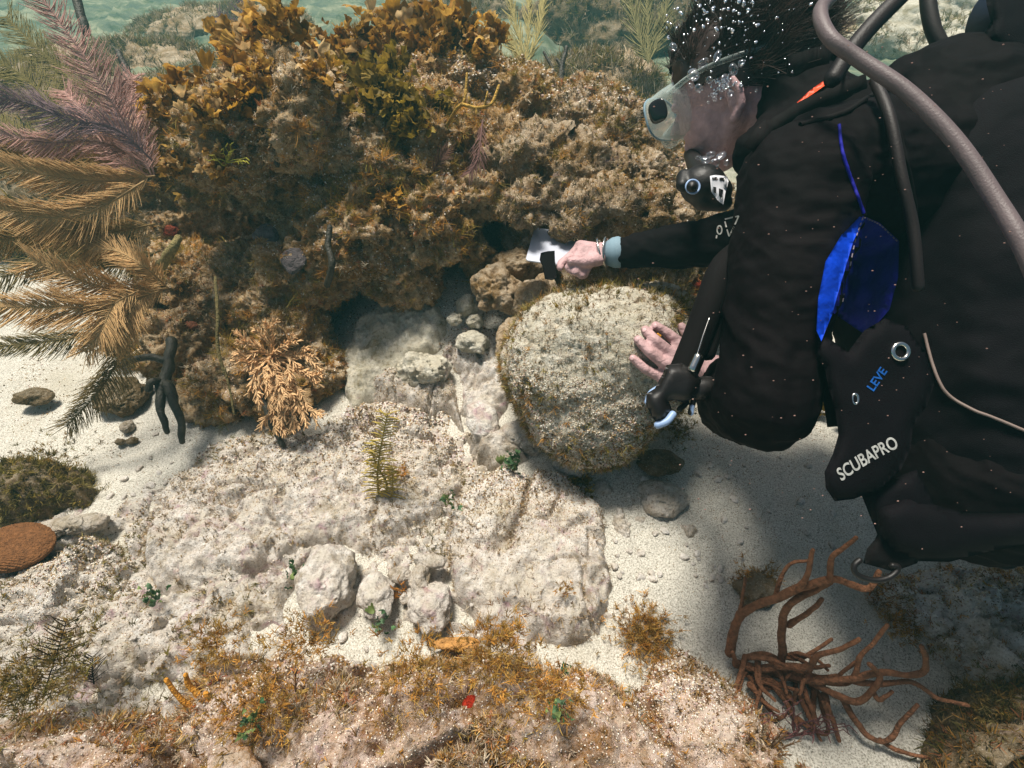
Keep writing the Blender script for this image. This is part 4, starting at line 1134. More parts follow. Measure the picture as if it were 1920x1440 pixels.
# red sponges, brown disc coral, grey patches
def lump(name, label, cat, px, py, d, wpx, hpx, thick, mat, col, seed, flat=None):
    for bv in (reefB, ledgeB):
        h = cast(bv, px, py)
        if h[0] is not None and py < 700:
            dh = float((np.array(h[0]) - C_) @ F_)
            if abs(dh - d) < .4: d = dh; break
    V, F = ico(5); rx = wpx / 2 / 960 * d; ry = hpx / 2 / 960 * d
    V = V * (1 + .3 * fbm(V, 1.5, 3, seed)[:, None])
    Vw = P(px, py, d) + V[:, :1] * R_ * rx + V[:, 1:2] * U_ * ry + V[:, 2:3] * -F_ * thick
    o = MO(name, Vw, F, M[mat], col=np.broadcast_to(np.array(col[:3]), V.shape) * (1 + .2 * fbm(V, 6, 3, seed + 1)[:, None])); tag(o, label, cat); return o
lump('encrusting_sponge', 'bright red-orange sponge in a hole of the mossy mound at the bottom', 'sponge', 883, 1318, .80, 28, 24, .01, 'spongy', lin(170, 46, 20), 71)
lump('encrusting_sponge', 'dull red sponge on the shaded lower reef face', 'sponge', 445, 538, 1.30, 34, 30, .012, 'spongy', lin(112, 40, 22), 72)
lump('encrusting_sponge', 'small orange-red sponge on a dark rock below the arm', 'sponge', 1306, 534, 1.18, 26, 22, .01, 'spongy', lin(130, 50, 30), 73)
lump('encrusting_sponge', 'rusty red sponge patch by the plume base at the reef cavity', 'sponge', 318, 430, 1.24, 34, 22, .012, 'spongy', lin(112, 44, 22), 74)
lump('encrusting_sponge', 'upper smooth grey sponge patch on the shaded reef face', 'sponge', 500, 440, 1.285, 46, 40, .012, 'spongy', lin(92, 84, 84), 76)
lump('encrusting_sponge', 'lower smooth grey sponge patch on the shaded reef face', 'sponge', 550, 488, 1.27, 42, 48, .012, 'spongy', lin(92, 84, 84), 77)
lump('encrusting_sponge', 'small rounded orange sponge with a pale mouth at the reef left end', 'sponge', 355, 612, 1.25, 34, 20, .012, 'spongy', lin(116, 70, 48), 78)
lump('leaf_scrap', 'orange-brown leaf scrap on the centre block below the olive fan weed', 'leaf', 1088, 944, 1.17, 20, 20, .002, 'spongy', lin(176, 100, 50), 79)
lump('encrusting_sponge', 'smooth ochre sponge cushion on the back edge of the mossy mound', 'sponge', 858, 1208, .93, 90, 26, .012, 'spongy', lin(170, 124, 70), 80)
def disc_coral():
    c = G(28, 1026, .06); V, F = ico(6)
    V = V * np.array([.078, .055, .026])
    rd = np.sqrt((V[:, 0] / .078) ** 2 + (V[:, 1] / .055) ** 2)
    V[:, 2] += .0016 * np.sin(V[:, 1] * 1500 + 2.2 * fbm(V, 30, 2, 8)) * (V[:, 2] > 0)
    o = MO('disc_coral', V + c, F, M['spongy'], col=np.broadcast_to(np.array(lin(112, 74, 42)[:3]), V.shape)); tag(o, 'smooth brown disc-shaped coral with fine ridges at the left edge', 'coral')
disc_coral()

# ------------------------------------------------------------------ leafy brown algae
def leafy(bag, c, nrm, n, size, seed, pal):
    r = np.random.default_rng(seed)
    nu, nv = 7, 11
    u = np.linspace(0, 1, nu)[:, None]; v = np.linspace(-1, 1, nv)[None, :]
    for k in range(n):
        d = nrm + r.normal(size=3) * .55 + np.array([0, 0, .35]); d /= np.linalg.norm(d)
        s = np.cross(d, r.normal(size=3)); s /= np.linalg.norm(s); w = np.cross(d, s)
        L = size * r.uniform(.6, 1.25)
        fan = (.12 + .55 * u ** .8)
        ph = r.uniform(0, 6.28); rf = .16 * np.sin(v * r.uniform(5, 10) + ph) * u ** 1.3 + .08 * np.sin(u * r.uniform(5, 9) + ph)
        cup = r.uniform(-.5, .7) * v ** 2 * u + r.uniform(-.3, .6) * u ** 2 + rf
        ln = u * (1 - .18 * v ** 2 + .08 * np.sin(v * 9 + ph))
        base = c + r.normal(size=3) * size * .85
        Pp = base + L * (ln[..., None] * d + (fan * v)[..., None] * s + cup[..., None] * w)
        V = Pp.reshape(-1, 3); i = np.arange(nu * nv).reshape(nu, nv)
        Qd = np.stack([i[:-1, :-1], i[:-1, 1:], i[1:, 1:], i[1:, :-1]], -1).reshape(-1, 4)
        cc = pal[r.integers(0, len(pal))] * r.uniform(.75, 1.25)
        edge = np.clip(.8 + .45 * (u ** 3) + 0 * v, 0, 2).reshape(-1, 1)
        bag.add(V, Qd, col=np.clip(cc * edge, 0, .8))
PAL_LEAF = np.array([lin(*c)[:3] for c in [(178, 134, 48), (152, 108, 38), (194, 154, 74), (126, 92, 36), (208, 176, 124), (170, 130, 58)]])
PAL_LOL = np.array([lin(*c)[:3] for c in [(140, 118, 38), (122, 100, 32), (158, 130, 52), (110, 92, 40)]])
leafspots = [
    (455, 110, 45, 'o', 'tall ruffled ochre leafy alga clump on the left shoulder of the reef top'),
    (490, 60, 48, 'o', 'highest ruffled yellow-brown leafy alga clump, above the reef left shoulder'),
    (535, 35, 40, 'o', 'ochre leafy alga tip clump against the teal water'),
    (430, 70, 34, 'o', 'small yellow leafy alga clump left of the highest one'),
    (500, 150, 40, 'o', 'pale-edged leafy alga clump below the highest one'),
    (440, 180, 36, 'o', 'brown leafy alga clump on the front of the reef left shoulder'),
    (345, 165, 38, 'o', 'shaggy ochre leafy alga clump next to the pink plume tips'),
    (300, 190, 32, 'o', 'leftmost leafy alga clump on the reef, among the pink plumes'),
    (390, 210, 34, 'o', 'flat-bladed leafy alga clump over the dark reef shoulder'),
    (590, 95, 34, 'o', 'upright leafy alga clump in the dip of the reef skyline'),
    (600, 140, 36, 'o', 'orange leafy alga clump below the skyline dip'),
    (645, 105, 34, 'o', 'narrow upright leafy alga clump beside the teal water'),
    (660, 150, 40, 'l', 'olive leafy alga clump left of the olive curtain'),
    (700, 80, 42, 'o', 'golden leafy alga clump on the reef crest right of the teal water'),
    (735, 40, 44, 'o', 'top golden leafy alga clump behind the reef crest'),
    (770, 95, 40, 'o', 'warm brown leafy alga clump in the middle of the reef crest'),
    (800, 30, 42, 'o', 'brownish leafy alga clump at the top edge behind the reef crest'),
    (850, 40, 40, 'o', 'dark amber leafy alga clump at the top edge near the pale plume'),
    (885, 90, 34, 'o', 'small amber leafy alga clump beside the pale plume'),
    (825, 90, 30, 'o', 'short amber leafy alga clump on the right of the reef crest'),
    (715, 150, 42, 'l', 'upper olive leafy alga clump draping the reef front'),
    (750, 185, 42, 'l', 'middle olive leafy alga clump draping the reef front'),
    (775, 215, 38, 'l', 'lower olive leafy alga clump draping the reef front'),
    (700, 195, 34, 'l', 'olive leafy alga clump on the left of the drape'),
    (745, 135, 36, 'l', 'olive-gold leafy alga clump just under the reef crest'),
    (820, 195, 30, 'l', 'olive leafy alga clump at the foot of the forked sea rod'),
    (415, 300, 28, 'o', 'little golden leafy alga clump on the lip of the overhang'),
    (330, 300, 30, 'o', 'brown leafy alga clump where plumes meet the overhang'),
    (730, 370, 24, 'o', 'golden leafy alga clump on the sunlit belly of the reef'),
    (650, 70, 30, 'o', 'thin leafy alga clump sticking up into the teal water'),
    (925, 45, 30, 'o', 'amber leafy alga clump left of the pale upright plume'),
    (1520, 740, 34, 'l', 'yellow-green leafy alga on the sand seen between arm and vest'),
    (1092, 895, 26, 'l', 'olive fan weed under the boulder at the corner of the centre block'),
]
for k, (px, py, s, kd, lab) in enumerate(leafspots):
    h = cast(reefB, px, py + 8)
    if h[0] is not None and px < 1000:
        c = np.array(h[0]); nn = np.array(h[1])
    elif px < 1000:
        # above the skyline: root on the crest under it
        c = None
        for yy in range(int(py), int(py) + 160, 4):
            h = cast(reefB, px, yy)
            if h[0] is not None: c = np.array(h[0]); nn = np.array([0, -.2, 1.0]); break
        if c is None: c = P(px, py + 30, 1.55); nn = np.array([0, 0, 1.])
        dcam = float((c - C_) @ F_)
        c = c * .35 + P(px, py + 16, dcam) * .65
    else:
        z = .05 if px < 1200 else .03
        c = G(px, py + 10, z); nn = np.array([0, -.3, .9])
    dcam = float((c - C_) @ F_)
    b = Bag(); size = s / 960 * dcam
    leafy(b, c, nn + np.array([0, -.25, .2]), 70, size * .54, 700 + k, PAL_LEAF if kd == 'o' else PAL_LOL)
    o = b.build('leafy_alga', M['leafy']); tag(o, lab, 'algae', 'ruffled brown leafy algae')
# green calcareous algae tufts
PAL_G = np.array([lin(*c)[:3] for c in [(84, 116, 74), (70, 100, 66), (120, 136, 80), (96, 122, 92)]])
for k, (px, py, s, z, lab) in enumerate([
        (292, 1120, 24, .08, 'little green alga sprig on the crumbly slab left of the centre'), (550, 1080, 24, .07, 'green alga sprig in the crack at the left end of the pale stones'),
        (715, 1165, 26, .07, 'green alga sprig on the knobby stone above the mossy mound'), (850, 940, 20, .11, 'dark green alga sprig where the crack meets the centre block'),
        (955, 870, 26, .10, 'faint yellow-green alga patch under the boulder foot'), (1045, 1330, 24, .23, 'green-tipped alga sprig on the right of the mossy mound'),
        (470, 1350, 26, .24, 'yellow-green alga sprig between the fingered sponge and the spiky coral'), (1060, 1255, 10, .22, 'single bright green leaf on the mossy mound')]):
    c = G(px, py, z); b = Bag(); dcam = float((c - C_) @ F_)
    leafy(b, c, np.array([0, -.2, .9]), 16, s / 960 * dcam * .5, 800 + k, PAL_G)
    o = b.build('green_alga', M['leafy']); tag(o, lab, 'algae', 'small green alga sprigs')
# bushy brown turf cushions
PAL_Y = np.array([lin(*c)[:3] for c in [(150, 118, 52), (132, 100, 44), (172, 140, 76), (120, 98, 54)]])
def cushion(label, px, py, z, rpx, n, pal, seed, L=.02, w=.0008, depth=None):
    c = G(px, py, z) if depth is None else P(px, py, depth)
    dc = float((c - C_) @ F_); r_ = rpx / 960 * dc
    r = np.random.default_rng(seed); q = r.normal(size=(n, 3)) * np.array([.55, .50, .08]) * r_ + c
    d = (q - c) / r_ + np.array([0, -.1, .7])
    b = Bag(); tufts(b, q, d / np.linalg.norm(d, axis=1, keepdims=True), 11, L, w, pal * 1.25, seed + 1, spread=1.5)
    o = b.build('algae_cushion', M['turf']); tag(o, label, 'algae', 'bushy brown algae cushions')
for k, (lab, px, py, z, rp, n, L) in enumerate([
        ('golden-brown bushy algae cushion on the left part of the mossy mound', 570, 1200, .19, 60, 420, .022),
        ('brown bushy algae cushion in the middle of the mossy mound', 930, 1240, .22, 90, 700, .022),
        ('forked pale-brown algae cushion at the back rim of the mossy mound', 935, 1190, .20, 50, 260, .024),
        ('dark bushy algae cushion right of the red sponge', 1040, 1300, .23, 70, 420, .022),
        ('brown bushy algae streak left of the mossy mound crest', 400, 1210, .16, 60, 380, .022),
        ('brown bushy algae cushion around the spiky pink coral', 480, 1320, .22, 90, 600, .020),
        ('amber bushy algae cushion just left of the red sponge', 780, 1260, .22, 80, 520, .022),
        ('olive-brown algae mass in the lower left corner under the dark feathers', 60, 1280, .18, 110, 800, .024),
        ('fuzzy brown algae cushion on the lone rock right of the centre block', 1208, 1185, .04, 60, 700, .022),
        ('fuzzy tan algae cushion beside the top of the rope sponge', 1425, 1090, .04, 50, 240, .02),
        ('olive algae cushion on the sand above the rope sponge right arms', 1690, 1170, .05, 40, 180, .018),
        ('dark algae mass on the rock in the bottom right corner', 1890, 1340, .12, 90, 500, .020),
        ('olive algae cushion on the dark rock at the left edge', 70, 870, .08, 80, 520, .02),
        ('tan fuzzy tuft beside the yellow sea plume', 745, 888, .11, 26, 160, .014),
        ('small brown tuft on the sandy top of the centre block', 1060, 1105, .12, 18, 70, .012),
        ('brown algae fringe at the lower right rim of the boulder', 1270, 800, .08, 50, 360, .018),
        ('brown algae fringe in the gap under the left rim of the boulder', 975, 700, .15, 40, 300, .016)]):
    cushion(lab, px, py, z - .012, rp * .85, int(n * (.3 if 5 > k or k == 6 else .42)), np.vstack([PAL_Y, PAL[:3]]) if k not in (7, 11, 12, 15, 16) else np.vstack([PAL_OL, PAL_Y]) * (.5 if k == 11 else .8), 900 + k * 3, L * .42)

# ------------------------------------------------------------------ the diver
def on_boulder(px, py, off):
    h = cast(bouB, px, py)
    if h[0] is None: return P(px, py, 1.05)
    return np.array(h[0]) - (np.array(h[0]) - C_) / np.linalg.norm(np.array(h[0]) - C_) * off

# head frame
_y, _p, _r = math.radians(45), math.radians(5), math.radians(20)     # head turned away, tilted
gz = -math.cos(_p) * math.cos(_y) * R_ - math.sin(_p) * U_ + math.cos(_p) * math.sin(_y) * F_
uph = U_ - gz * (U_ @ gz); uph /= np.linalg.norm(uph); lf = np.cross(uph, gz)
uph = uph * math.cos(_r) + lf * math.sin(_r); lf = np.cross(uph, gz)
HC = P(1370, 135, .86)
HM = np.column_stack([gz, lf, uph])
def hp(x, y, z): return HC + HM @ np.array([x, y, z])
body_prims = [
    ('s', hp(0, 0, 0), (.100, .076, .100), HM),            # skull
    ('s', hp(.030, 0, -.050), (.070, .062, .085), HM),     # face
    ('s', hp(.045, 0, -.115), (.040, .036, .034), HM),     # chin
    ('c', hp(-.01, .045, -.075), hp(.050, .018, -.125), .022, .018),  # jaw left
    ('c', hp(-.01, -.045, -.075), hp(.050, -.018, -.125), .022, .018),
    ('s', hp(.050, .034, -.062), (.026, .022, .026), HM),  # cheek
    ('s', hp(.050, -.034, -.062), (.026, .022, .026), HM),
    ('c', hp(.092, 0, -.020), hp(.112, 0, -.055), .007, .012),       # nose
    ('s', hp(.088, .024, -.018), (.012, .016, .010), HM), ('s', hp(.088, -.024, -.018), (.012, .016, .010), HM),  # brow / eyelids
    ('c', hp(.088, .016, -.088), hp(.088, -.016, -.088), .010, .010),  # lips
    # ear: a curled rim and a lobe
    ('c', hp(-.012, .074, -.045), hp(-.026, .084, -.030), .006, .006), ('c', hp(-.026, .084, -.030), hp(-.034, .086, -.048), .006, .006),
    ('c', hp(-.034, .086, -.048), hp(-.030, .083, -.070), .006, .006), ('c', hp(-.030, .083, -.070), hp(-.014, .076, -.084), .0065, .008),
    ('s', hp(-.022, .074, -.060), (.014, .008, .022), HM),
    ('c', hp(-.025, 0, -.06), P(1500, 225, .81), .050, .050),   # neck
    # torso, shoulders, arms (under the suit)
    ('c', P(1505, 232, .80), P(1700, 360, .80), .052, .12), ('c', P(1700, 360, .80), P(1830, 850, .76), .12, .12),
    ('c', P(1560, 320, .66), P(1620, 330, .94), .06, .06), ('c', P(1620, 330, .94), P(1700, 360, .80), .06, .10), ('c', P(1560, 320, .66), P(1700, 360, .78), .06, .1),
    ('c', P(1510, 340, .64), P(1440, 750, .62), .055, .043), ('c', P(1440, 750, .62), P(1335, 692, .88), .040, .026),
    ('c', P(1620, 330, .94), P(1385, 448, .94), .05, .042), ('c', P(1385, 448, .94), P(1150, 474, 1.05), .040, .026),
    # legs trail away outside the frame
    ('c', P(2040, 760, .76), np.array([1.20, -.40, .72]), .12, .07), ('c', np.array([1.20, -.40, .72]), np.array([1.25, -.85, .72]), .065, .04),
    ('c', P(2040, 760, .86), np.array([1.35, -.35, .70]), .12, .07), ('c', np.array([1.35, -.35, .70]), np.array([1.42, -.8, .70]), .065, .04),
]
# left hand, pressed on the boulder
def J(px, py, off): return on_boulder(px, py, off)
wr = P(1335, 692, .88)
kn = [J(1270, 640, .022), J(1252, 658, .024), J(1243, 680, .022), J(1240, 708, .020)]
wr2 = P(1312, 690, .925)
for k_, q in enumerate(kn): body_prims.append(('c', wr2, q, .017, .0115))
body_prims.append(('c', wr, wr2, .026, .021))
body_prims.append(('c', kn[0], kn[3], .012, .011))
fing = [[(1249, 624, .014), (1229, 611, .008)], [(1228, 638, .016), (1210, 619, .008)], [(1217, 659, .016), (1196, 637, .008)], [(1210, 692, .013), (1187, 672, .007)]]
frad = [(.0118, .0108, .0092), (.0120, .0110, .0094), (.0114, .0104, .0090), (.0104, .0094, .0082)]
for q, f, rr_ in zip(kn, fing, frad):
    a = J(*f[0]); t = J(*f[1])
    body_prims += [('c', q, a, rr_[0], rr_[1]), ('c', a, t, rr_[1], rr_[2])]
body_prims += [('c', P(1312, 672, .93), J(1292, 634, .022), .015, .0115), ('c', J(1292, 634, .022), J(1278, 612, .010), .0115, .0085)]
# right hand, gripping the plate
RW = P(1150, 474, 1.05)
rk = [P(1088, 462, 1.06), P(1090, 472, 1.045), P(1096, 483, 1.04), P(1104, 492, 1.04)]
for q in rk: body_prims.append(('c', P(1132, 474, 1.05), q, .019, .0135))
body_prims += [('c', RW, P(1132, 474, 1.05), .026, .023), ('c', rk[0], rk[3], .013, .012)]
rf_ = [[(1070, 480, 1.06), (1052, 494, 1.05), (1050, 502, 1.045)], [(1074, 492, 1.035), (1066, 502, 1.03), (1072, 508, 1.03)],
       [(1086, 503, 1.03), (1078, 510, 1.025), (1084, 512, 1.03)], [(1098, 508, 1.035), (1090, 516, 1.03), (1096, 516, 1.035)]]
for q, f in zip(rk, rf_):
    pts = [q] + [P(*a) for a in f]
    for i, (r0, r1) in enumerate(((.0108, .0098), (.0098, .009), (.009, .0078))): body_prims.append(('c', pts[i], pts[i + 1], r0, r1))
body_prims += [('c', P(1122, 486, 1.03), P(1096, 492, 1.02), .015, .011), ('c', P(1096, 492, 1.02), P(1070, 489, 1.02), .0105, .0085)]
V, Q = voxel(body_prims, .0028, 2)
person = MO('person', V, Q, M['skin'])
tag(person, 'diver in a black wetsuit leaning over the round boulder with one hand on it', 'person')
bodyB = BVH(V, Q)
# nails
def child(o, par):
    o.parent = par; return o

# wetsuit
suit_prims = [
    ('c', P(1498, 190, .80), P(1545, 262, .78), .062, .082), ('c', P(1480, 262, .78), P(1422, 290, .77), .055, .036), ('c', P(1540, 262, .78), P(1700, 360, .80), .085, .135),
    ('c', P(1700, 360, .80), P(1830, 830, .76), .135, .150), ('s', P(1760, 260, .74), .125), ('s', P(1900, 270, .78), .14),
    ('s', P(1950, 500, .74), .16), ('s', P(1960, 760, .74), .16), ('s', P(1840, 880, .70), .125), ('s', P(1960, 870, .72), .14),
    ('c', P(1535, 330, .66), P(1640, 340, .95), .076, .075), ('c', P(1535, 325, .66), P(1720, 330, .74), .076, .12),
    ('c', P(1502, 345, .635), P(1464, 560, .62), .073, .063), ('c', P(1464, 560, .62), P(1436, 755, .62), .063, .056),
    ('c', P(1436, 755, .62), P(1385, 745, .70), .057, .055), ('c', P(1385, 745, .70), P(1366, 718, .80), .053, .038),
    ('c', P(1620, 330, .94), P(1390, 448, .94), .062, .054), ('c', P(1390, 448, .94), P(1172, 473, 1.035), .052, .0315),
    ('c', P(2040, 760, .76), np.array([1.20, -.40, .72]), .14, .08), ('c', np.array([1.20, -.40, .72]), np.array([1.25, -.85, .72]), .075, .05),
    ('c', P(2040, 760, .86), np.array([1.35, -.35, .70]), .14, .08), ('c', np.array([1.35, -.35, .70]), np.array([1.42, -.8, .70]), .075, .05),
]
V, Q = voxel(suit_prims, .004, 4)
N = normals_of(V, Q)
fold = .0055 * fbm(V * np.array([1, 1, 2.4]), 13, 3, 611, ridge=True) + .0015 * fbm(V, 60, 2, 612)
fold = fold + .006 * np.exp(-(np.linalg.norm(V - P(1400, 750, .66), axis=1) / .085) ** 2) * fbm((V @ np.column_stack([R_, U_, F_])) * np.array([3.2, 1.0, 1.0]), 22, 2, 613, ridge=True)
fold = fold + .005 * np.exp(-(np.linalg.norm(V - P(1560, 420, .64), axis=1) / .11) ** 2) * fbm((V @ np.column_stack([R_, U_, F_])) * np.array([1.0, 3.0, 1.0]), 18, 2, 614, ridge=True)
V = V + N * fold[:, None]
suitV, suitQ = V, Q
suit = child(MO('wetsuit', V, Q, M['neoprene']), person); suit['label'] = 'black neoprene wetsuit with long sleeves'
suitB = BVH(V, Q)
# finger nails
for (px, py) in ((1226, 609), (1206, 617), (1192, 635), (1183, 670), (1068, 490)):
    h = cast(bodyB, px + 2, py + 2)
    if h[0] is None: continue
    c = np.array(h[0]); nn = np.array(h[1])
    Vs, Fs = ico(2); tx = np.cross(nn, U_); tx /= np.linalg.norm(tx); ty = np.cross(nn, tx)
    child(MO('fingernail', c + Vs[:, :1] * tx * .0042 + Vs[:, 1:2] * ty * .0042 + Vs[:, 2:3] * nn * .0010, Fs, M['nail']), person)

# collar edge + shoulder seams
def surf_line(pxs, bvh, off, n=40, fallback=.65):
    q = spline(np.array([(x, y, 0) for x, y in pxs], float), n)
    out = []
    for x, y, _ in q:
        h = cast(bvh, x, y)
        if h[0] is None: out.append(out[-1] if out else P(x, y, fallback)); continue
        out.append(np.array(h[0]) + np.array(h[1]) * off)
    return np.array(out)
def seam(pxs, r0, mat, par, name='seam', off=.001, sides=6, n=50):
    b = Bag(); s = surf_line(pxs, suitB, off, n); V, Qd = sweep(s[None], np.full((1, len(s)), r0), sides); b.add(V, Qd)
    return child(b.build(name, M[mat]), par)
seam([(1500, 236), (1580, 214), (1645, 176), (1668, 200), (1690, 280), (1712, 380), (1722, 500), (1728, 560)], .0035, 'webbing', person, 'seam')
seam([(1572, 235), (1580, 290), (1600, 350), (1618, 400)], .0018, 'navy', person, 'seam')

# patches that follow a surface
def patch_px(outline, step=9):
    bm = bmesh.new()
    f = bm.faces.new([bm.verts.new((x, y, 0)) for x, y in outline])
    xs = [p[0] for p in outline]; ys = [p[1] for p in outline]
    for x in np.arange(min(xs) + step / 2, max(xs), step):
        bmesh.ops.bisect_plane(bm, geom=bm.verts[:] + bm.edges[:] + bm.faces[:], plane_co=(x, 0, 0), plane_no=(1, 0, 0))
    for y in np.arange(min(ys) + step / 2, max(ys), step):
        bmesh.ops.bisect_plane(bm, geom=bm.verts[:] + bm.edges[:] + bm.faces[:], plane_co=(0, y, 0), plane_no=(0, 1, 0))
    bmesh.ops.triangulate(bm, faces=bm.faces[:])
    V = np.array([v.co for v in bm.verts]); F = np.array([[v.index for v in f.verts] for f in bm.faces])
    bm.free(); return V, F
def patch(name, outline, bvh, off, thick, mat, par, step=9, fallback=.66):
    V, F = patch_px(outline, step)
    top = []; bot = []
    for x, y, _ in V:
        h = cast(bvh, x, y)
        if h[0] is None: c = P(x, y, fallback); nn = -F_
        else: c = np.array(h[0]); nn = np.array(h[1])
        v = (C_ - c); v /= np.linalg.norm(v)
        if nn @ v < .2: nn = v
        top.append(c + v * off + v * thick); bot.append(c + v * off * .2)
    n = len(V); e = {}
    for f in F:
        for i in range(3):
            k_ = (f[i], f[(i + 1) % 3]); e[k_] = 1
    bd = [k_ for k_ in e if (k_[1], k_[0]) not in e]
    side = np.array([[a, b_, b_ + n, a + n] for a, b_ in bd])
    return child(MO(name, np.vstack([top, bot]), [side, F, F[:, ::-1] + n], M[mat]), par)
def pillow(name, outline, dfun, thick, mat, par, step=9, edge=26):
    V, F = patch_px(outline, step)
    pt = V[:, :2]; sd = np.clip(polysdf(pt, np.array(outline, float)), 0, edge) / edge
    inf = np.sqrt(np.clip(1 - (1 - sd) ** 2, 0, 1))
    top = []; bot = []
    for (x, y), i in zip(pt, inf):
        d = dfun(x, y); top.append(P(x, y, d - thick * (.12 + .88 * i))); bot.append(P(x, y, d + thick * (.12 + .6 * i)))
    top = np.array(top); top = top - F_ * (.0025 * fbm(top, 35, 3, 77))[:, None] * inf[:, None]
    n = len(V); e = {}
    for f in F:
        for i in range(3): e[(f[i], f[(i + 1) % 3])] = 1
    bd = [k_ for k_ in e if (k_[1], k_[0]) not in e]
    side = np.array([[a, b_, b_ + n, a + n] for a, b_ in bd])
    Vt = np.vstack([top, bot])
    return child(MO(name, Vt, [side, F, F[:, ::-1] + n], M[mat]), par), Vt, F

# sleeve mark: a broken triangle and a ring
def stroke2d(pts, w):
    V = []; T = []
    for a, b_ in zip(pts[:-1], pts[1:]):
        a = np.array(a, float); b_ = np.array(b_, float); d = (b_ - a) / np.linalg.norm(b_ - a); nn = np.array([-d[1], d[0]]) * w / 2
        k = len(V); m = 4
        for i in range(m + 1):
            c = a + (b_ - a) * i / m; V += [c - nn, c + nn]
        for i in range(m): T += [[k + 2 * i, k + 2 * i + 1, k + 2 * i + 3], [k + 2 * i, k + 2 * i + 3, k + 2 * i + 2]]
    return np.array(V), np.array(T)
def sleeve_mark():
    Vs = []; Ts = []; n = 0
    el = [(1349 + 4.5 * math.cos(a), 431 + 8 * math.sin(a)) for a in np.linspace(0, 2 * math.pi, 13)]
    for ps in ([(1359, 411), (1385, 405), (1378, 421)], [(1376, 425), (1367, 443), (1363, 430)], [(1362, 426), (1359, 415)], el, [(1344, 441), (1343, 447)]):
        V, T = stroke2d(ps, 2.6); Vs.append(V); Ts.append(T + n); n += len(V)
    V = np.vstack(Vs); T = np.vstack(Ts)
    top = []
    for x, y in V:
        h = cast(suitB, x, y); c = P(x, y, .6) if h[0] is None else np.array(h[0]); v = C_ - c; v /= np.linalg.norm(v); top.append(c + v * .002)
    o = child(MO('sleeve_mark', np.array(top), T, M['print'], smooth=False), person); o['label'] = 'silver ring and broken triangle printed on the sleeve'
sleeve_mark()

# ---- buoyancy vest
vest = empty('buoyancy_vest', (0, 0, 0))
tag(vest, 'black buoyancy vest worn by the diver, with blue panels and a lettered pocket flap', 'dive vest')
vprims = [('s', P(1790, 520, .70), (.085, .13, .13)), ('c', P(1830, 330, .70), P(1850, 700, .70), .125, .145), ('c', P(1850, 700, .70), P(1870, 860, .69), .145, .125),
          ('s', P(2020, 560, .76), .22), ('s', P(2050, 300, .80), .18)]
vV, vQ = voxel(vprims, .005, 4)
vV = vV + normals_of(vV, vQ) * (.004 * fbm(vV, 14, 3, 621, ridge=True))[:, None]
child(MO('vest_body', vV, vQ, M['nylon']), vest)
vestB = BVH(np.vstack([suitV, vV]), [suitQ, np.asarray(vQ) + len(suitV)])
flap_o = [(1660, 596), (1700, 612), (1735, 660), (1752, 720), (1738, 760), (1712, 800), (1708, 840), (1690, 880), (1650, 918), (1600, 936), (1565, 940), (1548, 915), (1546, 885),
          (1562, 850), (1572, 815), (1566, 770), (1552, 720), (1546, 690), (1530, 668), (1532, 640), (1548, 630), (1590, 660), (1620, 620)]
flap, fV, fF = pillow('pocket_flap', flap_o, lambda x, y: .575 + .00006 * (x - 1640), .016, 'nylon', vest, 10, 30)
flapB = BVH(fV[:len(fV) // 2], fF)
patch('panel', [(1618, 404), (1650, 418), (1686, 452), (1684, 520), (1668, 580), (1626, 630), (1590, 606), (1560, 585), (1572, 520), (1592, 450)], vestB, .008, .002, 'navy', vest)['label'] = 'dark blue side panel'
patch('panel', [(1612, 406), (1622, 410), (1600, 452), (1580, 520), (1560, 590), (1540, 640), (1531, 620), (1534, 560), (1548, 490), (1578, 440)], vestB, .014, .002, 'blue', vest)['label'] = 'bright blue panel beside the arm'
for ln in ([(1620, 408), (1650, 422), (1682, 452)], [(1618, 408), (1604, 450), (1592, 510), (1580, 566)]):
    q_ = spline(np.array([(x, y, 0) for x, y in ln], float), 26); bs = Bag()
    for k_ in range(0, 25, 2):
        e_ = []
        for x, y, _z in (q_[k_], q_[k_ + 1]):
            h = cast(vestB, x, y); c_ = P(x, y, .62) if h[0] is None else np.array(h[0]); v_ = C_ - c_; v_ /= np.linalg.norm(v_); e_.append(c_ + v_ * .0175)
        V_, Q_ = sweep(np.array([e_]), np.full((1, 2), .0007), 4); bs.add(V_, Q_)
    child(bs.build('stitching', M['stitch']), vest)
# gap strap between arm and flap
def strip(name, pts, w, mat, par, th=.0015, n=24, twist=None):
    """flat webbing strap along a path, width across the view, with thickness"""
    s = spline(np.array(pts), n); T = np.gradient(s, axis=0); T /= np.linalg.norm(T, axis=1, keepdims=True)
    v = C_ - s; v /= np.linalg.norm(v, axis=1, keepdims=True)
    sd = np.cross(T, v); sd /= np.linalg.norm(sd, axis=1, keepdims=True); nn = np.cross(sd, T)
    wv = np.broadcast_to(np.asarray(w, float), (n,))[:, None] / 2
    if twist is not None: nn = nn * 1
    V = np.stack([s - sd * wv - nn * th, s + sd * wv - nn * th, s + sd * wv + nn * th, s - sd * wv + nn * th], 1).reshape(-1, 3)
    i = np.arange(4 * n).reshape(n, 4); j2 = [1, 2, 3, 0]
    Qd = np.stack([i[:-1], i[:-1][:, j2], i[1:][:, j2], i[1:]], -1).reshape(-1, 4)
    Qd = np.vstack([Qd, [i[0][::-1]], [i[-1]]])
    return child(MO(name, V, Qd, M[mat], smooth=False), par)
strip('strap', PL((1528, 655, .60), (1545, 700, .60), (1556, 760, .60), (1562, 800, .60)), .012, 'webbing', vest)
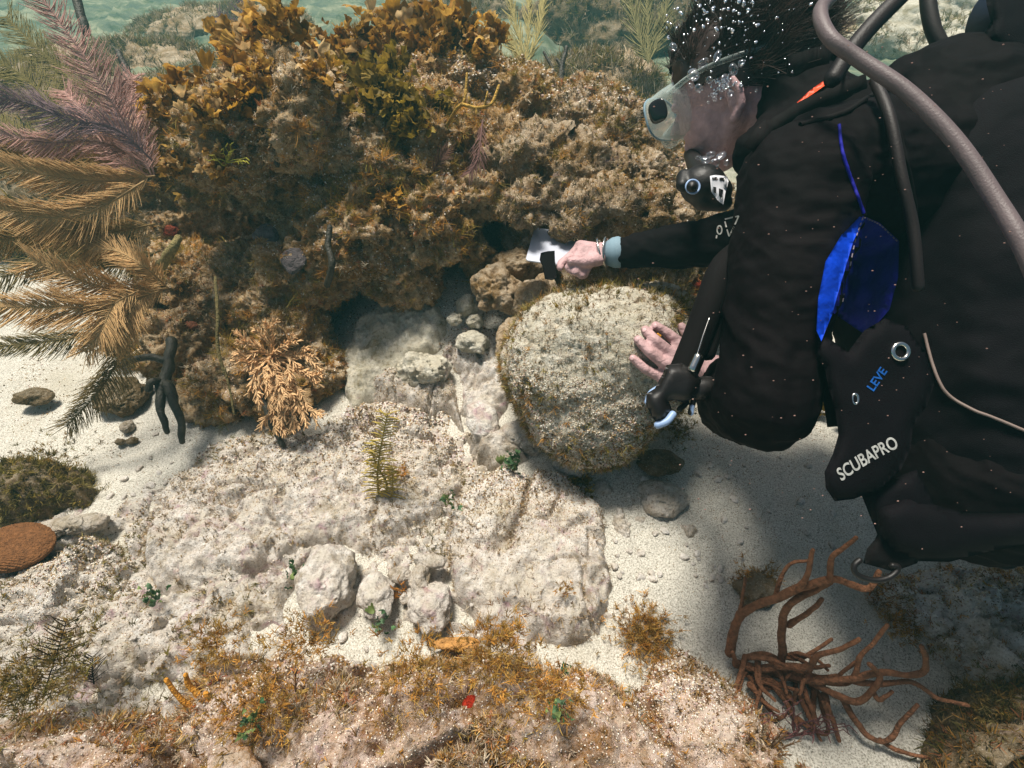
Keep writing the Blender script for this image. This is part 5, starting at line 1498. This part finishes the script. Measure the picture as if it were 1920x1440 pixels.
# grommets
def ring(name, px, py, d, r1, r2, mat, par, sq=(1, 1), n=28, tiltx=0):
    c = P(px, py, d); b = Bag(); a = np.linspace(0, 2 * math.pi, n + 1)
    s = np.array([c + R_ * math.cos(t) * r1 * sq[0] + U_ * math.sin(t) * r1 * sq[1] + F_ * tiltx * math.cos(t) * r1 for t in a])
    V, Qd = sweep(s[None], np.full((1, n + 1), r2), 8); b.add(V, Qd)
    return child(b.build(name, M[mat]), par)
ring('grommet', 1688, 659, .560, .0085, .0026, 'steel', vest); ring('grommet', 1603, 748, .557, .0055, .0015, 'steel', vest, (.6, 1))
# lettering
def text2d(body, size=1.0):
    cu = bpy.data.curves.new('t', 'FONT'); cu.body = body; cu.size = size; cu.offset = .018
    o = bpy.data.objects.new('t', cu); COL.objects.link(o)
    dg = bpy.context.evaluated_depsgraph_get(); dg.update(); me = o.evaluated_get(dg).to_mesh()
    V = np.array([v.co for v in me.vertices]); F = [list(p.vertices) for p in me.polygons]
    o.evaluated_get(dg).to_mesh_clear(); bpy.data.objects.remove(o); bpy.data.curves.remove(cu)
    T = []
    for f in F:
        for i in range(1, len(f) - 1): T.append([f[0], f[i], f[i + 1]])
    return V, np.array(T)
def decal(name, V2, T, bvh, off, mat, par, fallback=.6, th=.0006):
    """V2 in photo pixels, laid onto the surface"""
    top = []
    for x, y in V2:
        h = cast(bvh, x, y); c = P(x, y, fallback) if h[0] is None else np.array(h[0])
        v = C_ - c; v /= np.linalg.norm(v); top.append(c + v * off)
    top = np.array(top)
    return child(MO(name, top, T, M[mat], smooth=False), par)
def place_text(body, a, b_, hpx, bow=0, slant=0.0):
    V, T = text2d(body); w = V[:, 0].max() - V[:, 0].min(); x0 = V[:, 0].min()
    a = np.array(a, float); b_ = np.array(b_, float); L = np.linalg.norm(b_ - a); d = (b_ - a) / L; nrm = np.array([d[1], -d[0]])
    hgt = V[:, 1].max()
    t = (V[:, 0] - x0) / w
    out = a + d * (t * L)[:, None] + nrm * (V[:, 1] / hgt * hpx)[:, None] + nrm * (bow * 4 * t * (1 - t))[:, None] + d * (V[:, 1] / hgt * hpx * slant)[:, None]
    return out, T
v2, T = place_text('SCUBAPRO', (1578, 902), (1686, 838), 24, 3, .05); decal('lettering', v2, T, flapB, .0012, 'print', vest, .56)['label'] = 'silver letters SCUBAPRO'
v2, T = place_text('LEVE', (1638, 734), (1664, 696), 16, 0, 0); decal('lettering', v2, T, flapB, .0012, 'blueprint', vest, .56)['label'] = 'small blue letters'
# blue piping on flap
b = Bag(); s = surf_line([(1706, 800), (1704, 826), (1690, 848), (1668, 862), (1655, 880), (1628, 905), (1598, 922)], flapB, .0015, 40); V_, Q_ = sweep(s[None], np.full((1, 40), .0011), 5); b.add(V_, Q_)
child(b.build('piping', M['blueprint']), vest)
s = surf_line([(1735, 625), (1752, 690), (1775, 735), (1820, 765), (1870, 785), (1935, 812)], vestB, .002, 40); b = Bag(); V_, Q_ = sweep(s[None], np.full((1, 40), .0018), 6); b.add(V_, Q_)
child(b.build('piping', M['grey_trim']), vest)
# belt tab and D-ring
tab, _, _ = pillow('belt_tab', [(1650, 990), (1690, 1000), (1730, 1030), (1720, 1056), (1676, 1072), (1640, 1062), (1618, 1056), (1626, 1028), (1640, 1012)], lambda x, y: .60, .010, 'webbing', vest, 9, 14)
b = Bag()
dr = [(1612, 1050), (1602, 1060), (1604, 1074), (1620, 1084), (1645, 1088), (1668, 1082), (1682, 1070), (1682, 1062), (1672, 1060)]
tube(b, PL(*[(x, y, .585) for x, y in dr]), .0034, .0034, 8, 40); child(b.build('d_ring', M['blackplastic']), vest)
# folded waist band
pillow('waist_band', [(1640, 950), (1700, 930), (1800, 960), (1930, 960), (1960, 1015), (1850, 1035), (1780, 1054), (1720, 1052), (1672, 1034), (1648, 1005)], lambda x, y: .600, .03, 'nylon', vest, 12, 40)
pillow('waist_band', [(1616, 930), (1650, 905), (1720, 880), (1760, 960), (1700, 1010), (1648, 1010), (1636, 980)], lambda x, y: .605, .02, 'nylon', vest, 12, 30)
# collar lapels
patch('trim', [(1494, 192), (1520, 168), (1556, 143), (1586, 124), (1588, 130), (1560, 151), (1524, 176), (1497, 194)], suitB, .008, .0015, 'orange', person)['label'] = 'thin orange strip at the neck'
strip('collar', surf_line([(1412, 285), (1440, 250), (1475, 225), (1530, 195), (1620, 160)], suitB, .004, 24), .022, 'webbing', person, .002)
strip('collar', surf_line([(1480, 130), (1530, 118), (1570, 100)], suitB, .006, 24), .03, 'webbing', person, .002)
# inflator
infl = empty('inflator', tuple(P(1340, 520, .66))); tag(infl, 'black inflator hose with pale blue buttons hanging in front of the left sleeve', 'inflator')
def ichild(o): o.parent = None; adopt(o, infl); return o
def bx(name, pts, r0, r1, mat, sides=10, n=None, wob=0, prof=None):
    b = Bag(); tube(b, PL(*pts), r0, r1, sides, n, wob=wob, prof=prof); return ichild(b.build(name, M[mat]))
bx('hose', [(1392, 470, .70), (1356, 505, .668), (1334, 560, .66), (1308, 632, .662), (1278, 705, .665)], .0190, .0185, 'webbing', 14, 60)
bx('hose_sleeve', [(1372, 500, .66), (1350, 590, .665), (1326, 665, .665)], .010, .010, 'webbing', 10)
bx('connector', [(1309, 668, .632), (1298, 692, .632)], .0055, .0055, 'steel', 14, 6)
bx('wire', [(1330, 596, .636), (1318, 630, .632), (1308, 662, .630)], .0009, .0009, 'steel', 6)
for o_ in (pillow('inflator_body', [(1243, 700), (1250, 684), (1280, 680), (1304, 694), (1316, 716), (1302, 745), (1284, 756), (1266, 750), (1254, 752), (1260, 768), (1250, 784), (1234, 796), (1222, 782), (1211, 758), (1212, 738), (1228, 728), (1236, 712)], lambda x, y: .652, .024, 'blackplastic', None, 8, 18)[0],
           pillow('inflator_body', [(1296, 712), (1318, 704), (1340, 706), (1352, 716), (1350, 740), (1322, 748), (1300, 752)], lambda x, y: .664, .020, 'blackplastic', None, 8, 14)[0]): ichild(o_)
bx('clip', [(1288, 755, .655), (1273, 768, .65)], .0038, .0035, 'blackplastic', 8)
bx('clip', [(1300, 752, .655), (1294, 775, .65)], .0038, .0035, 'blackplastic', 8)
bx('button', [(1234, 727, .655), (1219, 738, .652), (1213, 755, .652)], .0035, .0035, 'paleblue', 10)
bx('button', [(1232, 797, .640), (1250, 790, .638), (1262, 776, .640)], .0048, .0048, 'paleblue', 10)
bx('button', [(1298, 762, .650), (1296, 776, .650)], .003, .003, 'paleblue', 8)

# pen held between the fingers
pen = Bag(); tube(pen, [on_boulder(1236, 628, .016), on_boulder(1256, 648, .026)], .0026, .003, 8, 6)
pt_ = pen.build('pen', M['blackplastic']); tag(pt_, 'short black pen tucked between the fingers of the hand on the boulder', 'pen')
pc = Bag(); tube(pc, [on_boulder(1233, 626, .014), on_boulder(1238, 630, .017)], .002, .0028, 8, 5, col=lin(190, 130, 30)[:3]); child(pc.build('pen_tip', M['spongy']), pt_)

# cuff and bangles on the right wrist
def torus_at(name, c, ax, r, r2, mat, sq=1.0, n=40):
    ax = ax / np.linalg.norm(ax); s = np.cross(ax, [0, 0, 1.0]); s /= np.linalg.norm(s); t = np.cross(ax, s)
    a = np.linspace(0, 2 * math.pi, n + 1)
    p = np.array([c + s * math.cos(q) * r * sq + t * math.sin(q) * r for q in a]); b = Bag()
    V, Qd = sweep(p[None], np.full((1, n + 1), r2), 8); b.add(V, Qd); return b.build(name, M[mat])
ax = P(1172, 473, 1.035) - P(1132, 475, 1.05)
tag(torus_at('bangle', P(1128, 475, 1.048), ax + .12 * U_ * .1, .0315, .0022, 'steel'), 'outer shiny metal bangle on the right wrist, nearest the hand', 'bangle')
tag(torus_at('bangle', P(1136, 474, 1.044), ax, .0310, .0020, 'steel'), 'inner shiny metal bangle on the right wrist, nearest the sleeve', 'bangle')
bc = Bag(); tube(bc, [P(1150, 474, 1.042), P(1160, 473, 1.038)], .0305, .0318, 20, 8); o = child(bc.build('cuff', M['cuff']), person); o['label'] = 'grey-blue cuff at the right wrist'

# plate pushed in the hollow
def plate():
    a, b_, c = P(983, 426, 1.20), P(985, 490, 1.11), P(1092, 506, 1.10)
    u = (c - b_); lu = np.linalg.norm(u); u /= lu; v = (a - b_); v -= u * (v @ u); lv = np.linalg.norm(v); v /= lv; n = np.cross(u, v)
    rad = .008; pts = []
    for (cx, cy, a0) in ((rad, rad, math.pi), (lu - rad, rad, 1.5 * math.pi), (lu - rad, lv - rad, 0), (rad, lv - rad, .5 * math.pi)):
        for t in np.linspace(0, math.pi / 2, 7): pts.append((cx + rad * math.cos(a0 + t), cy + rad * math.sin(a0 + t)))
    bm = bmesh.new()
    f = bm.faces.new([bm.verts.new(b_ + u * x + v * y) for x, y in pts])
    r_ = bmesh.ops.extrude_face_region(bm, geom=[f]); vs = [g for g in r_['geom'] if isinstance(g, bmesh.types.BMVert)]
    nn = n if n @ (C_ - b_) > 0 else -n
    bmesh.ops.translate(bm, verts=vs, vec=Vector(nn * .004))
    bmesh.ops.recalc_face_normals(bm, faces=bm.faces[:])
    me = bpy.data.meshes.new('plate'); bm.to_mesh(me); bm.free()
    o = link_mesh('writing_slate', me, M['slate'], smooth=False); tag(o, 'white rounded plate held by the right hand in the dark hollow of the ledge', 'slate')
    md = o.modifiers.new('b', 'BEVEL'); md.width = .0012; md.segments = 2
    return o
pl = plate()
b = Bag(); 
sv_, Qs_, F_c = None, None, None
V_, F__ = patch_px([(1014, 474), (1026, 471), (1040, 470), (1041, 495), (1044, 520), (1036, 524), (1022, 522), (1018, 498), (1012, 486)], 6)
top = np.array([P(x, y, 1.085) for x, y, _ in V_]); n = len(V_); e = {}
for f in F__:
    for i in range(3): e[(f[i], f[(i + 1) % 3])] = 1
bd = [k for k in e if (k[1], k[0]) not in e]
side = np.array([[a, c, c + n, a + n] for a, c in bd])
o = child(MO('rubber_tab', np.vstack([top, top + F_ * .008]), [side, F__, F__[:, ::-1] + n], M['webbing']), pl)

# ---- dive mask
mask = empty('dive_mask', tuple(hp(.1, 0, -.03))); tag(mask, 'clear silicone dive mask on the diver face with a dark side lens', 'dive mask')
def mchild(o): adopt(o, mask); return o
def loop_skirt(ring_a, ring_b, n=48):
    V = []; 
    for t in np.linspace(0, 1, 5):
        V.append(ring_a * (1 - t) + ring_b * t)
    V = np.stack(V); k = len(ring_a); i = np.arange(5 * k).reshape(5, k); j2 = np.roll(np.arange(k), -1)
    return V.reshape(-1, 3), np.stack([i[:-1], i[:-1][:, j2], i[1:][:, j2], i[1:]], -1).reshape(-1, 4)
a = np.linspace(0, 2 * math.pi, 48, endpoint=False)
def mring(x, ry, rz, zc, k=.7):
    return np.array([hp(x - .030 * abs(math.cos(t)) ** 2 * (0 if x > .13 else 1), ry * np.sign(math.cos(t)) * abs(math.cos(t)) ** k, zc + rz * np.sign(math.sin(t)) * abs(math.sin(t)) ** k) for t in a])
r0_ = mring(.080, .067, .050, -.025); r1_ = mring(.112, .068, .044, -.022); r2_ = mring(.132, .064, .037, -.020)
V_, Q_ = loop_skirt(r0_, r1_); mchild(MO('skirt', V_, Q_, M['clear']))
V_, Q_ = loop_skirt(r1_, r2_); mchild(MO('mask_frame', V_, Q_, M['clear']))
bb = Bag(); s = np.vstack([r2_, r2_[:1]]); V_, Q_ = sweep(s[None], np.full((1, len(s)), .0020), 8); bb.add(V_, Q_); mchild(bb.build('lens_rim', M['cuff']))
cen = r2_.mean(0); V_ = np.vstack([r2_ * .97 + cen * .03, [cen]]); T_ = np.array([[i, (i + 1) % 48, 48] for i in range(48)]); mchild(MO('lens', V_, T_, M['clear'], smooth=False))
# dark side window
Vs, Fs = ico(4); sq_ = np.sign(Vs) * np.abs(Vs) ** .72; so = np.column_stack([sq_[:, 0] * .017, Vs[:, 1] * .004, sq_[:, 2] * .019]) 
sl = HC + (HM @ (so + np.array([.106, .069, -.018])).T).T; mchild(MO('side_lens', sl, Fs, M['lens']))
bb = Bag(); s = spline([hp(.082, .068, .0), hp(.03, .082, .005), hp(-.03, .083, .0), hp(-.085, .05, -.005), hp(-.105, 0, -.008)], 30); V_, Q_ = sweep(s[None], np.full((1, 30), .0045), 6); bb.add(V_, Q_); mchild(bb.build('mask_strap', M['clear']))
bb = Bag(); tube(bb, [hp(.105, 0, -.045), hp(.128, 0, -.060)], .014, .017, 10); mchild(bb.build('nose_pocket', M['clear']))

# ---- regulator
reg = empty('regulator', tuple(P(1318, 345, .76))); tag(reg, 'black second stage regulator with a white side vent below the diver mouth', 'regulator')
def rchild(o): adopt(o, reg); return o
rc = P(1318, 347, .765)
V_, Q_ = voxel([('s', rc, (.034, .030, .030)), ('s', rc - F_ * .008 + R_ * .016 - U_ * .012, (.024, .02, .022)), ('c', rc - R_ * .028 + U_ * .012, rc - R_ * .034 - U_ * .004 - F_ * .01, .012, .010), ('c', rc - U_ * .02, rc + R_ * .03 - U_ * .026, .018, .014), ('c', rc + U_ * .01, hp(.095, 0, -.098), .018, .013)], .002, 3)
rchild(MO('regulator_body', V_, Q_, M['blackplastic']))
def rc_ring(c, r1, r2, mat, name, sq=(1, 1)):
    aa = np.linspace(0, 2 * math.pi, 30); s = np.array([c + R_ * math.cos(t) * r1 * sq[0] + U_ * math.sin(t) * r1 * sq[1] for t in aa]); b = Bag()
    V, Qd = sweep(s[None], np.full((1, 30), r2), 8); b.add(V, Qd); rchild(b.build(name, M[mat]))
rc_ring(P(1299, 350, .728), .0095, .0017, 'paleblue', 'knob_ring'); bb = Bag(); tube(bb, PL((1299, 350, .74), (1297, 350, .722)), .0085, .0075, 14, 6); rchild(bb.build('knob', M['blackplastic']))
vt, _, _ = pillow('side_vent', [(1331, 330), (1340, 327), (1364, 331), (1366, 340), (1360, 362), (1356, 384), (1346, 376), (1334, 360)], lambda x, y: .716, .006, 'whiteplastic', reg, 7, 3)
adopt(vt, reg)
for pl_ in ([(1335, 333), (1346, 331), (1346, 337), (1336, 338)], [(1349, 332), (1360, 334), (1358, 340), (1349, 338)], [(1337, 350), (1343, 351), (1343, 364), (1338, 360)], [(1348, 353), (1356, 356), (1354, 374), (1348, 366)]):
    q = pillow('vent_slot', pl_, lambda x, y: .7090, .0012, 'lens', reg, 5, 3)[0]; adopt(q, reg)

# ---- hoses
def hose(label, pts, r, mat, n=80):
    b = Bag(); tube(b, PL(*pts), r, r, 14, n); o = b.build('hose', M[mat]); tag(o, label, 'hose')
hose('thick grey-brown rubber hose arching over the diver shoulder to the right edge', [(1600, -60, .60), (1562, -10, .58), (1538, 22, .56), (1556, 70, .54), (1612, 112, .53), (1700, 172, .51), (1790, 262, .49), (1865, 372, .47), (1925, 475, .45), (1990, 640, .44)], .0076, 'hose')
hose('short black hose slanting up from the diver neck to the top edge', [(1560, 150, .62), (1598, 92, .62), (1640, 42, .62), (1692, -10, .62), (1740, -60, .62)], .010, 'hose2')
hose('black hose looping down behind the shoulder at the top right', [(1738, -40, .80), (1742, 20, .80), (1756, 70, .80), (1790, 120, .80)], .011, 'hose2')
hose('thin black hose running down the side of the vest under the grey-brown hose', [(1640, 150, .60), (1668, 220, .575), (1690, 330, .57), (1712, 430, .575), (1722, 540, .58)], .006, 'hose2')
# tank / first stage block at the top right corner
tank = empty('scuba_tank', tuple(P(2000, 100, .7))); tag(tank, 'dark navy scuba tank and valve in the top right corner behind the diver', 'tank')
b = Bag(); tube(b, PL((1925, 30, .74), (2080, 60, .80), (2400, 180, .95)), .075, .085, 24, 20); o = b.build('cylinder', M['navy']); o.data.materials[0] = simple('tank_navy', (.008, .008, .03, 1), .5); adopt(o, tank)
q = pillow('valve_guard', [(1845, -30), (1850, 10), (1858, 40), (1844, 66), (1860, 84), (1890, 104), (1940, 110), (1990, 90), (1990, -30)], lambda x, y: .66, .02, 'nylon', tank, 12, 20)[0]; adopt(q, tank)

# ---- hair
def hair():
    def cov(q):
        f = (q[:, 2] > -.42) & ~((q[:, 0] > .72) & (q[:, 2] < .40)) & ~((q[:, 0] > .34) & (q[:, 2] < .02)) & ~((q[:, 0] > -.22) & (q[:, 2] < -.16))
        return f
    Vs, Fs = ico(5); cap = Vs * np.array([.105, .082, .105])
    cap = cap * (1 + .03 * fbm(Vs, 9, 3, 4)[:, None])
    F2 = Fs[cov(Vs)[Fs].all(1)]
    b = Bag(); b.add(HC + (HM @ cap.T).T, T=F2)
    r = np.random.default_rng(5); n = 36000
    q = r.normal(size=(n * 3, 3)); q /= np.linalg.norm(q, axis=1, keepdims=True)
    q = q[cov(q)][:n]; n = len(q)
    root = q * np.array([.103, .080, .103])
    upw = HM.T @ (np.array([0, 0, 1.0]) * .35 + R_ * .55 + U_ * .35)        # the hair drifts up and towards the back
    lock = np.stack([fbm(np.floor(q * 9) / 9 + .05, 8, 2, k) for k in (5, 6, 7)], 1)
    cl = np.stack([fbm(q, 5, 2, 5), fbm(q, 5, 2, 6), fbm(q, 5, 2, 7)], 1)
    d = q * .22 + upw * .75 + cl * .7 + lock * .35 + r.normal(size=q.shape) * .10
    d /= np.linalg.norm(d, axis=1, keepdims=True)
    L = (.014 + .022 * r.random(n))[:, None, None] * (1 + 1.0 * (q[:, 0] < -.1))[:, None, None]
    t = np.linspace(0, 1, 8)[None, :, None]
    curl = np.stack([fbm(q * 3, 5, 2, 15), fbm(q * 3, 5, 2, 16), fbm(q * 3, 5, 2, 17)], 1) * 1.3 - q * .35
    PT = root[:, None] + (d[:, None] * t + (curl + upw * .3)[:, None] * t * t) * L
    PT = HC + PT @ HM.T
    V, Qd = sweep(PT, (.00075 * (1 - .6 * t[0, :, 0]))[None] * np.ones((n, 1)), 3)
    b.add(V, Qd)
    o = child(b.build('hair', M['hair']), person); o['label'] = 'short dark floating hair full of air bubbles'
hair()

# ---- bubbles: one of each kind, copied
Vs, Fs = ico(4); Vs = Vs * (1 + .16 * fbm(Vs, 1.3, 2, 5))[:, None]
bub = MO('air_bubble', Vs, Fs, M['bubble']); gl = MO('air_bubble', Vs, Fs, M['glint'])
r = random.Random(11)
def put(proto, first, p, s, lab, grp):
    o = proto if first else proto.copy()
    if not first: COL.objects.link(o)
    o.location = tuple(p); o.scale = (s * r.uniform(.7, 1.5), s * r.uniform(.8, 1.1), s * r.uniform(.55, 1)); o.rotation_euler = (r.uniform(0, 1.2), r.uniform(-.8, .8), r.uniform(0, 3)); tag(o, lab, 'bubble', grp); return o
first = True
for i in range(150):
    px = r.gauss(1350, 55) if i % 3 else r.uniform(1250, 1540); py = abs(r.gauss(0, 60)) if i % 3 else r.uniform(0, 150)
    px = min(max(px, 1250), 1560)
    c = P(px, py, r.uniform(.655, .70))
    put(gl, first, c, r.choice((.0005, .0007, .0009, .0012, .0018, .0026)), 'tiny bright air bubble caught in the diver hair', 'air bubbles in the hair'); first = False
first = True
for (px, py, s) in ((1262, 88, .005), (1300, 140, .008), (1318, 118, .009), (1330, 150, .006), (1345, 105, .006), (1360, 150, .007), (1375, 130, .009), (1310, 165, .006), (1295, 160, .004), (1352, 165, .006), (1338, 178, .005), (1370, 175, .005), (1390, 118, .005),
                    (1322, 300, .007), (1340, 306, .007), (1352, 292, .006), (1362, 305, .005), (1310, 296, .005), (1332, 290, .005), (1418, 170, .003), (1328, 192, .003), (1340, 186, .003)):
    h = cast(bodyB, px, py); dd = float((np.array(h[0]) - C_) @ F_) - s * .6 if h[0] is not None else .70
    put(bub, first, P(px, py, min(dd, .74)), s, 'clear air bubble sliding over the diver face', 'larger air bubbles on face and regulator'); first = False
bq = Bag()   # froth over the temple
rr = np.random.default_rng(9)
for i in range(120):
    px, py = rr.normal(1352, 20), rr.normal(148, 15); h = cast(bodyB, px, py)
    if h[0] is None: continue
    V2, F2 = ico(2); s = rr.uniform(.0008, .0026); bq.add(V2 * s + np.array(h[0]) - F_ * s * .7, T=F2)
o = bq.build('bubble_froth', M['glint']); tag(o, 'silvery froth of trapped air over the diver temple', 'froth', kind='stuff')

# drifting specks in the water
b = Bag(); V2, F2 = ico(1)
for i in range(190):
    px, py = rr.uniform(1180, 1900), rr.uniform(60, 1040); d = rr.uniform(.38, .52); s = rr.choice([.0003, .0004, .0006]) 
    b.add(V2 * s * np.array([1.6, 1, 1]) + P(px, py, d), T=F2)
o = b.build('drifting_specks', M['speck']); tag(o, 'tiny pale specks drifting in the water in front of the diver', 'specks', kind='stuff')

# net bag at the right edge
nb = empty('net_bag', tuple(P(1890, 1050, .75))); tag(nb, 'pale net bag with a black edge hanging by the diver hip at the right edge', 'net bag')
b = Bag()
for k in range(9):
    t = k / 8
    tube(b, PL((1872 + 90 * t, 1028, .74), (1882 + 90 * t, 1062, .74)), .0009, .0009, 4, 5); tube(b, PL((1874, 1026 + 36 * t, .741), (1975, 1020 + 36 * t, .741)), .0009, .0009, 4, 5)
o = b.build('netting', M['net']); adopt(o, nb)
b = Bag(); tube(b, PL((1870, 1026, .738), (1872, 1062, .738), (1905, 1060, .738), (1876, 1030, .738)), .0022, .0022, 6, 30); tube(b, PL((1872, 1062, .738), (1980, 1056, .738)), .0022, .0022, 6, 6)
o = b.build('frame', M['blackplastic']); adopt(o, nb)

# ------------------------------------------------------------------ water haze
def haze():
    bm = bmesh.new(); bmesh.ops.create_cube(bm, size=1)
    for v in bm.verts: v.co = (v.co.x * 260, 20 + v.co.y * 260, .3 + v.co.z * 3.4)
    me = bpy.data.meshes.new('haze'); bm.to_mesh(me); bm.free()
    m = bpy.data.materials.new('haze'); m.use_nodes = True; nt = m.node_tree
    nt.nodes.remove(nt.nodes['Principled BSDF'])
    pv = nt.nodes.new('ShaderNodeVolumePrincipled'); pv.inputs['Color'].default_value = (.16, .52, .50, 1); pv.inputs['Density'].default_value = .045
    pv.inputs['Anisotropy'].default_value = .2
    nt.links.new(pv.outputs[0], nt.nodes['Material Output'].inputs['Volume'])
    o = link_mesh('haze', me, m, smooth=False); o['kind'] = 'stuff'; o['label'] = 'blue-green water haze over the far sea floor'; o['category'] = 'haze'
haze()
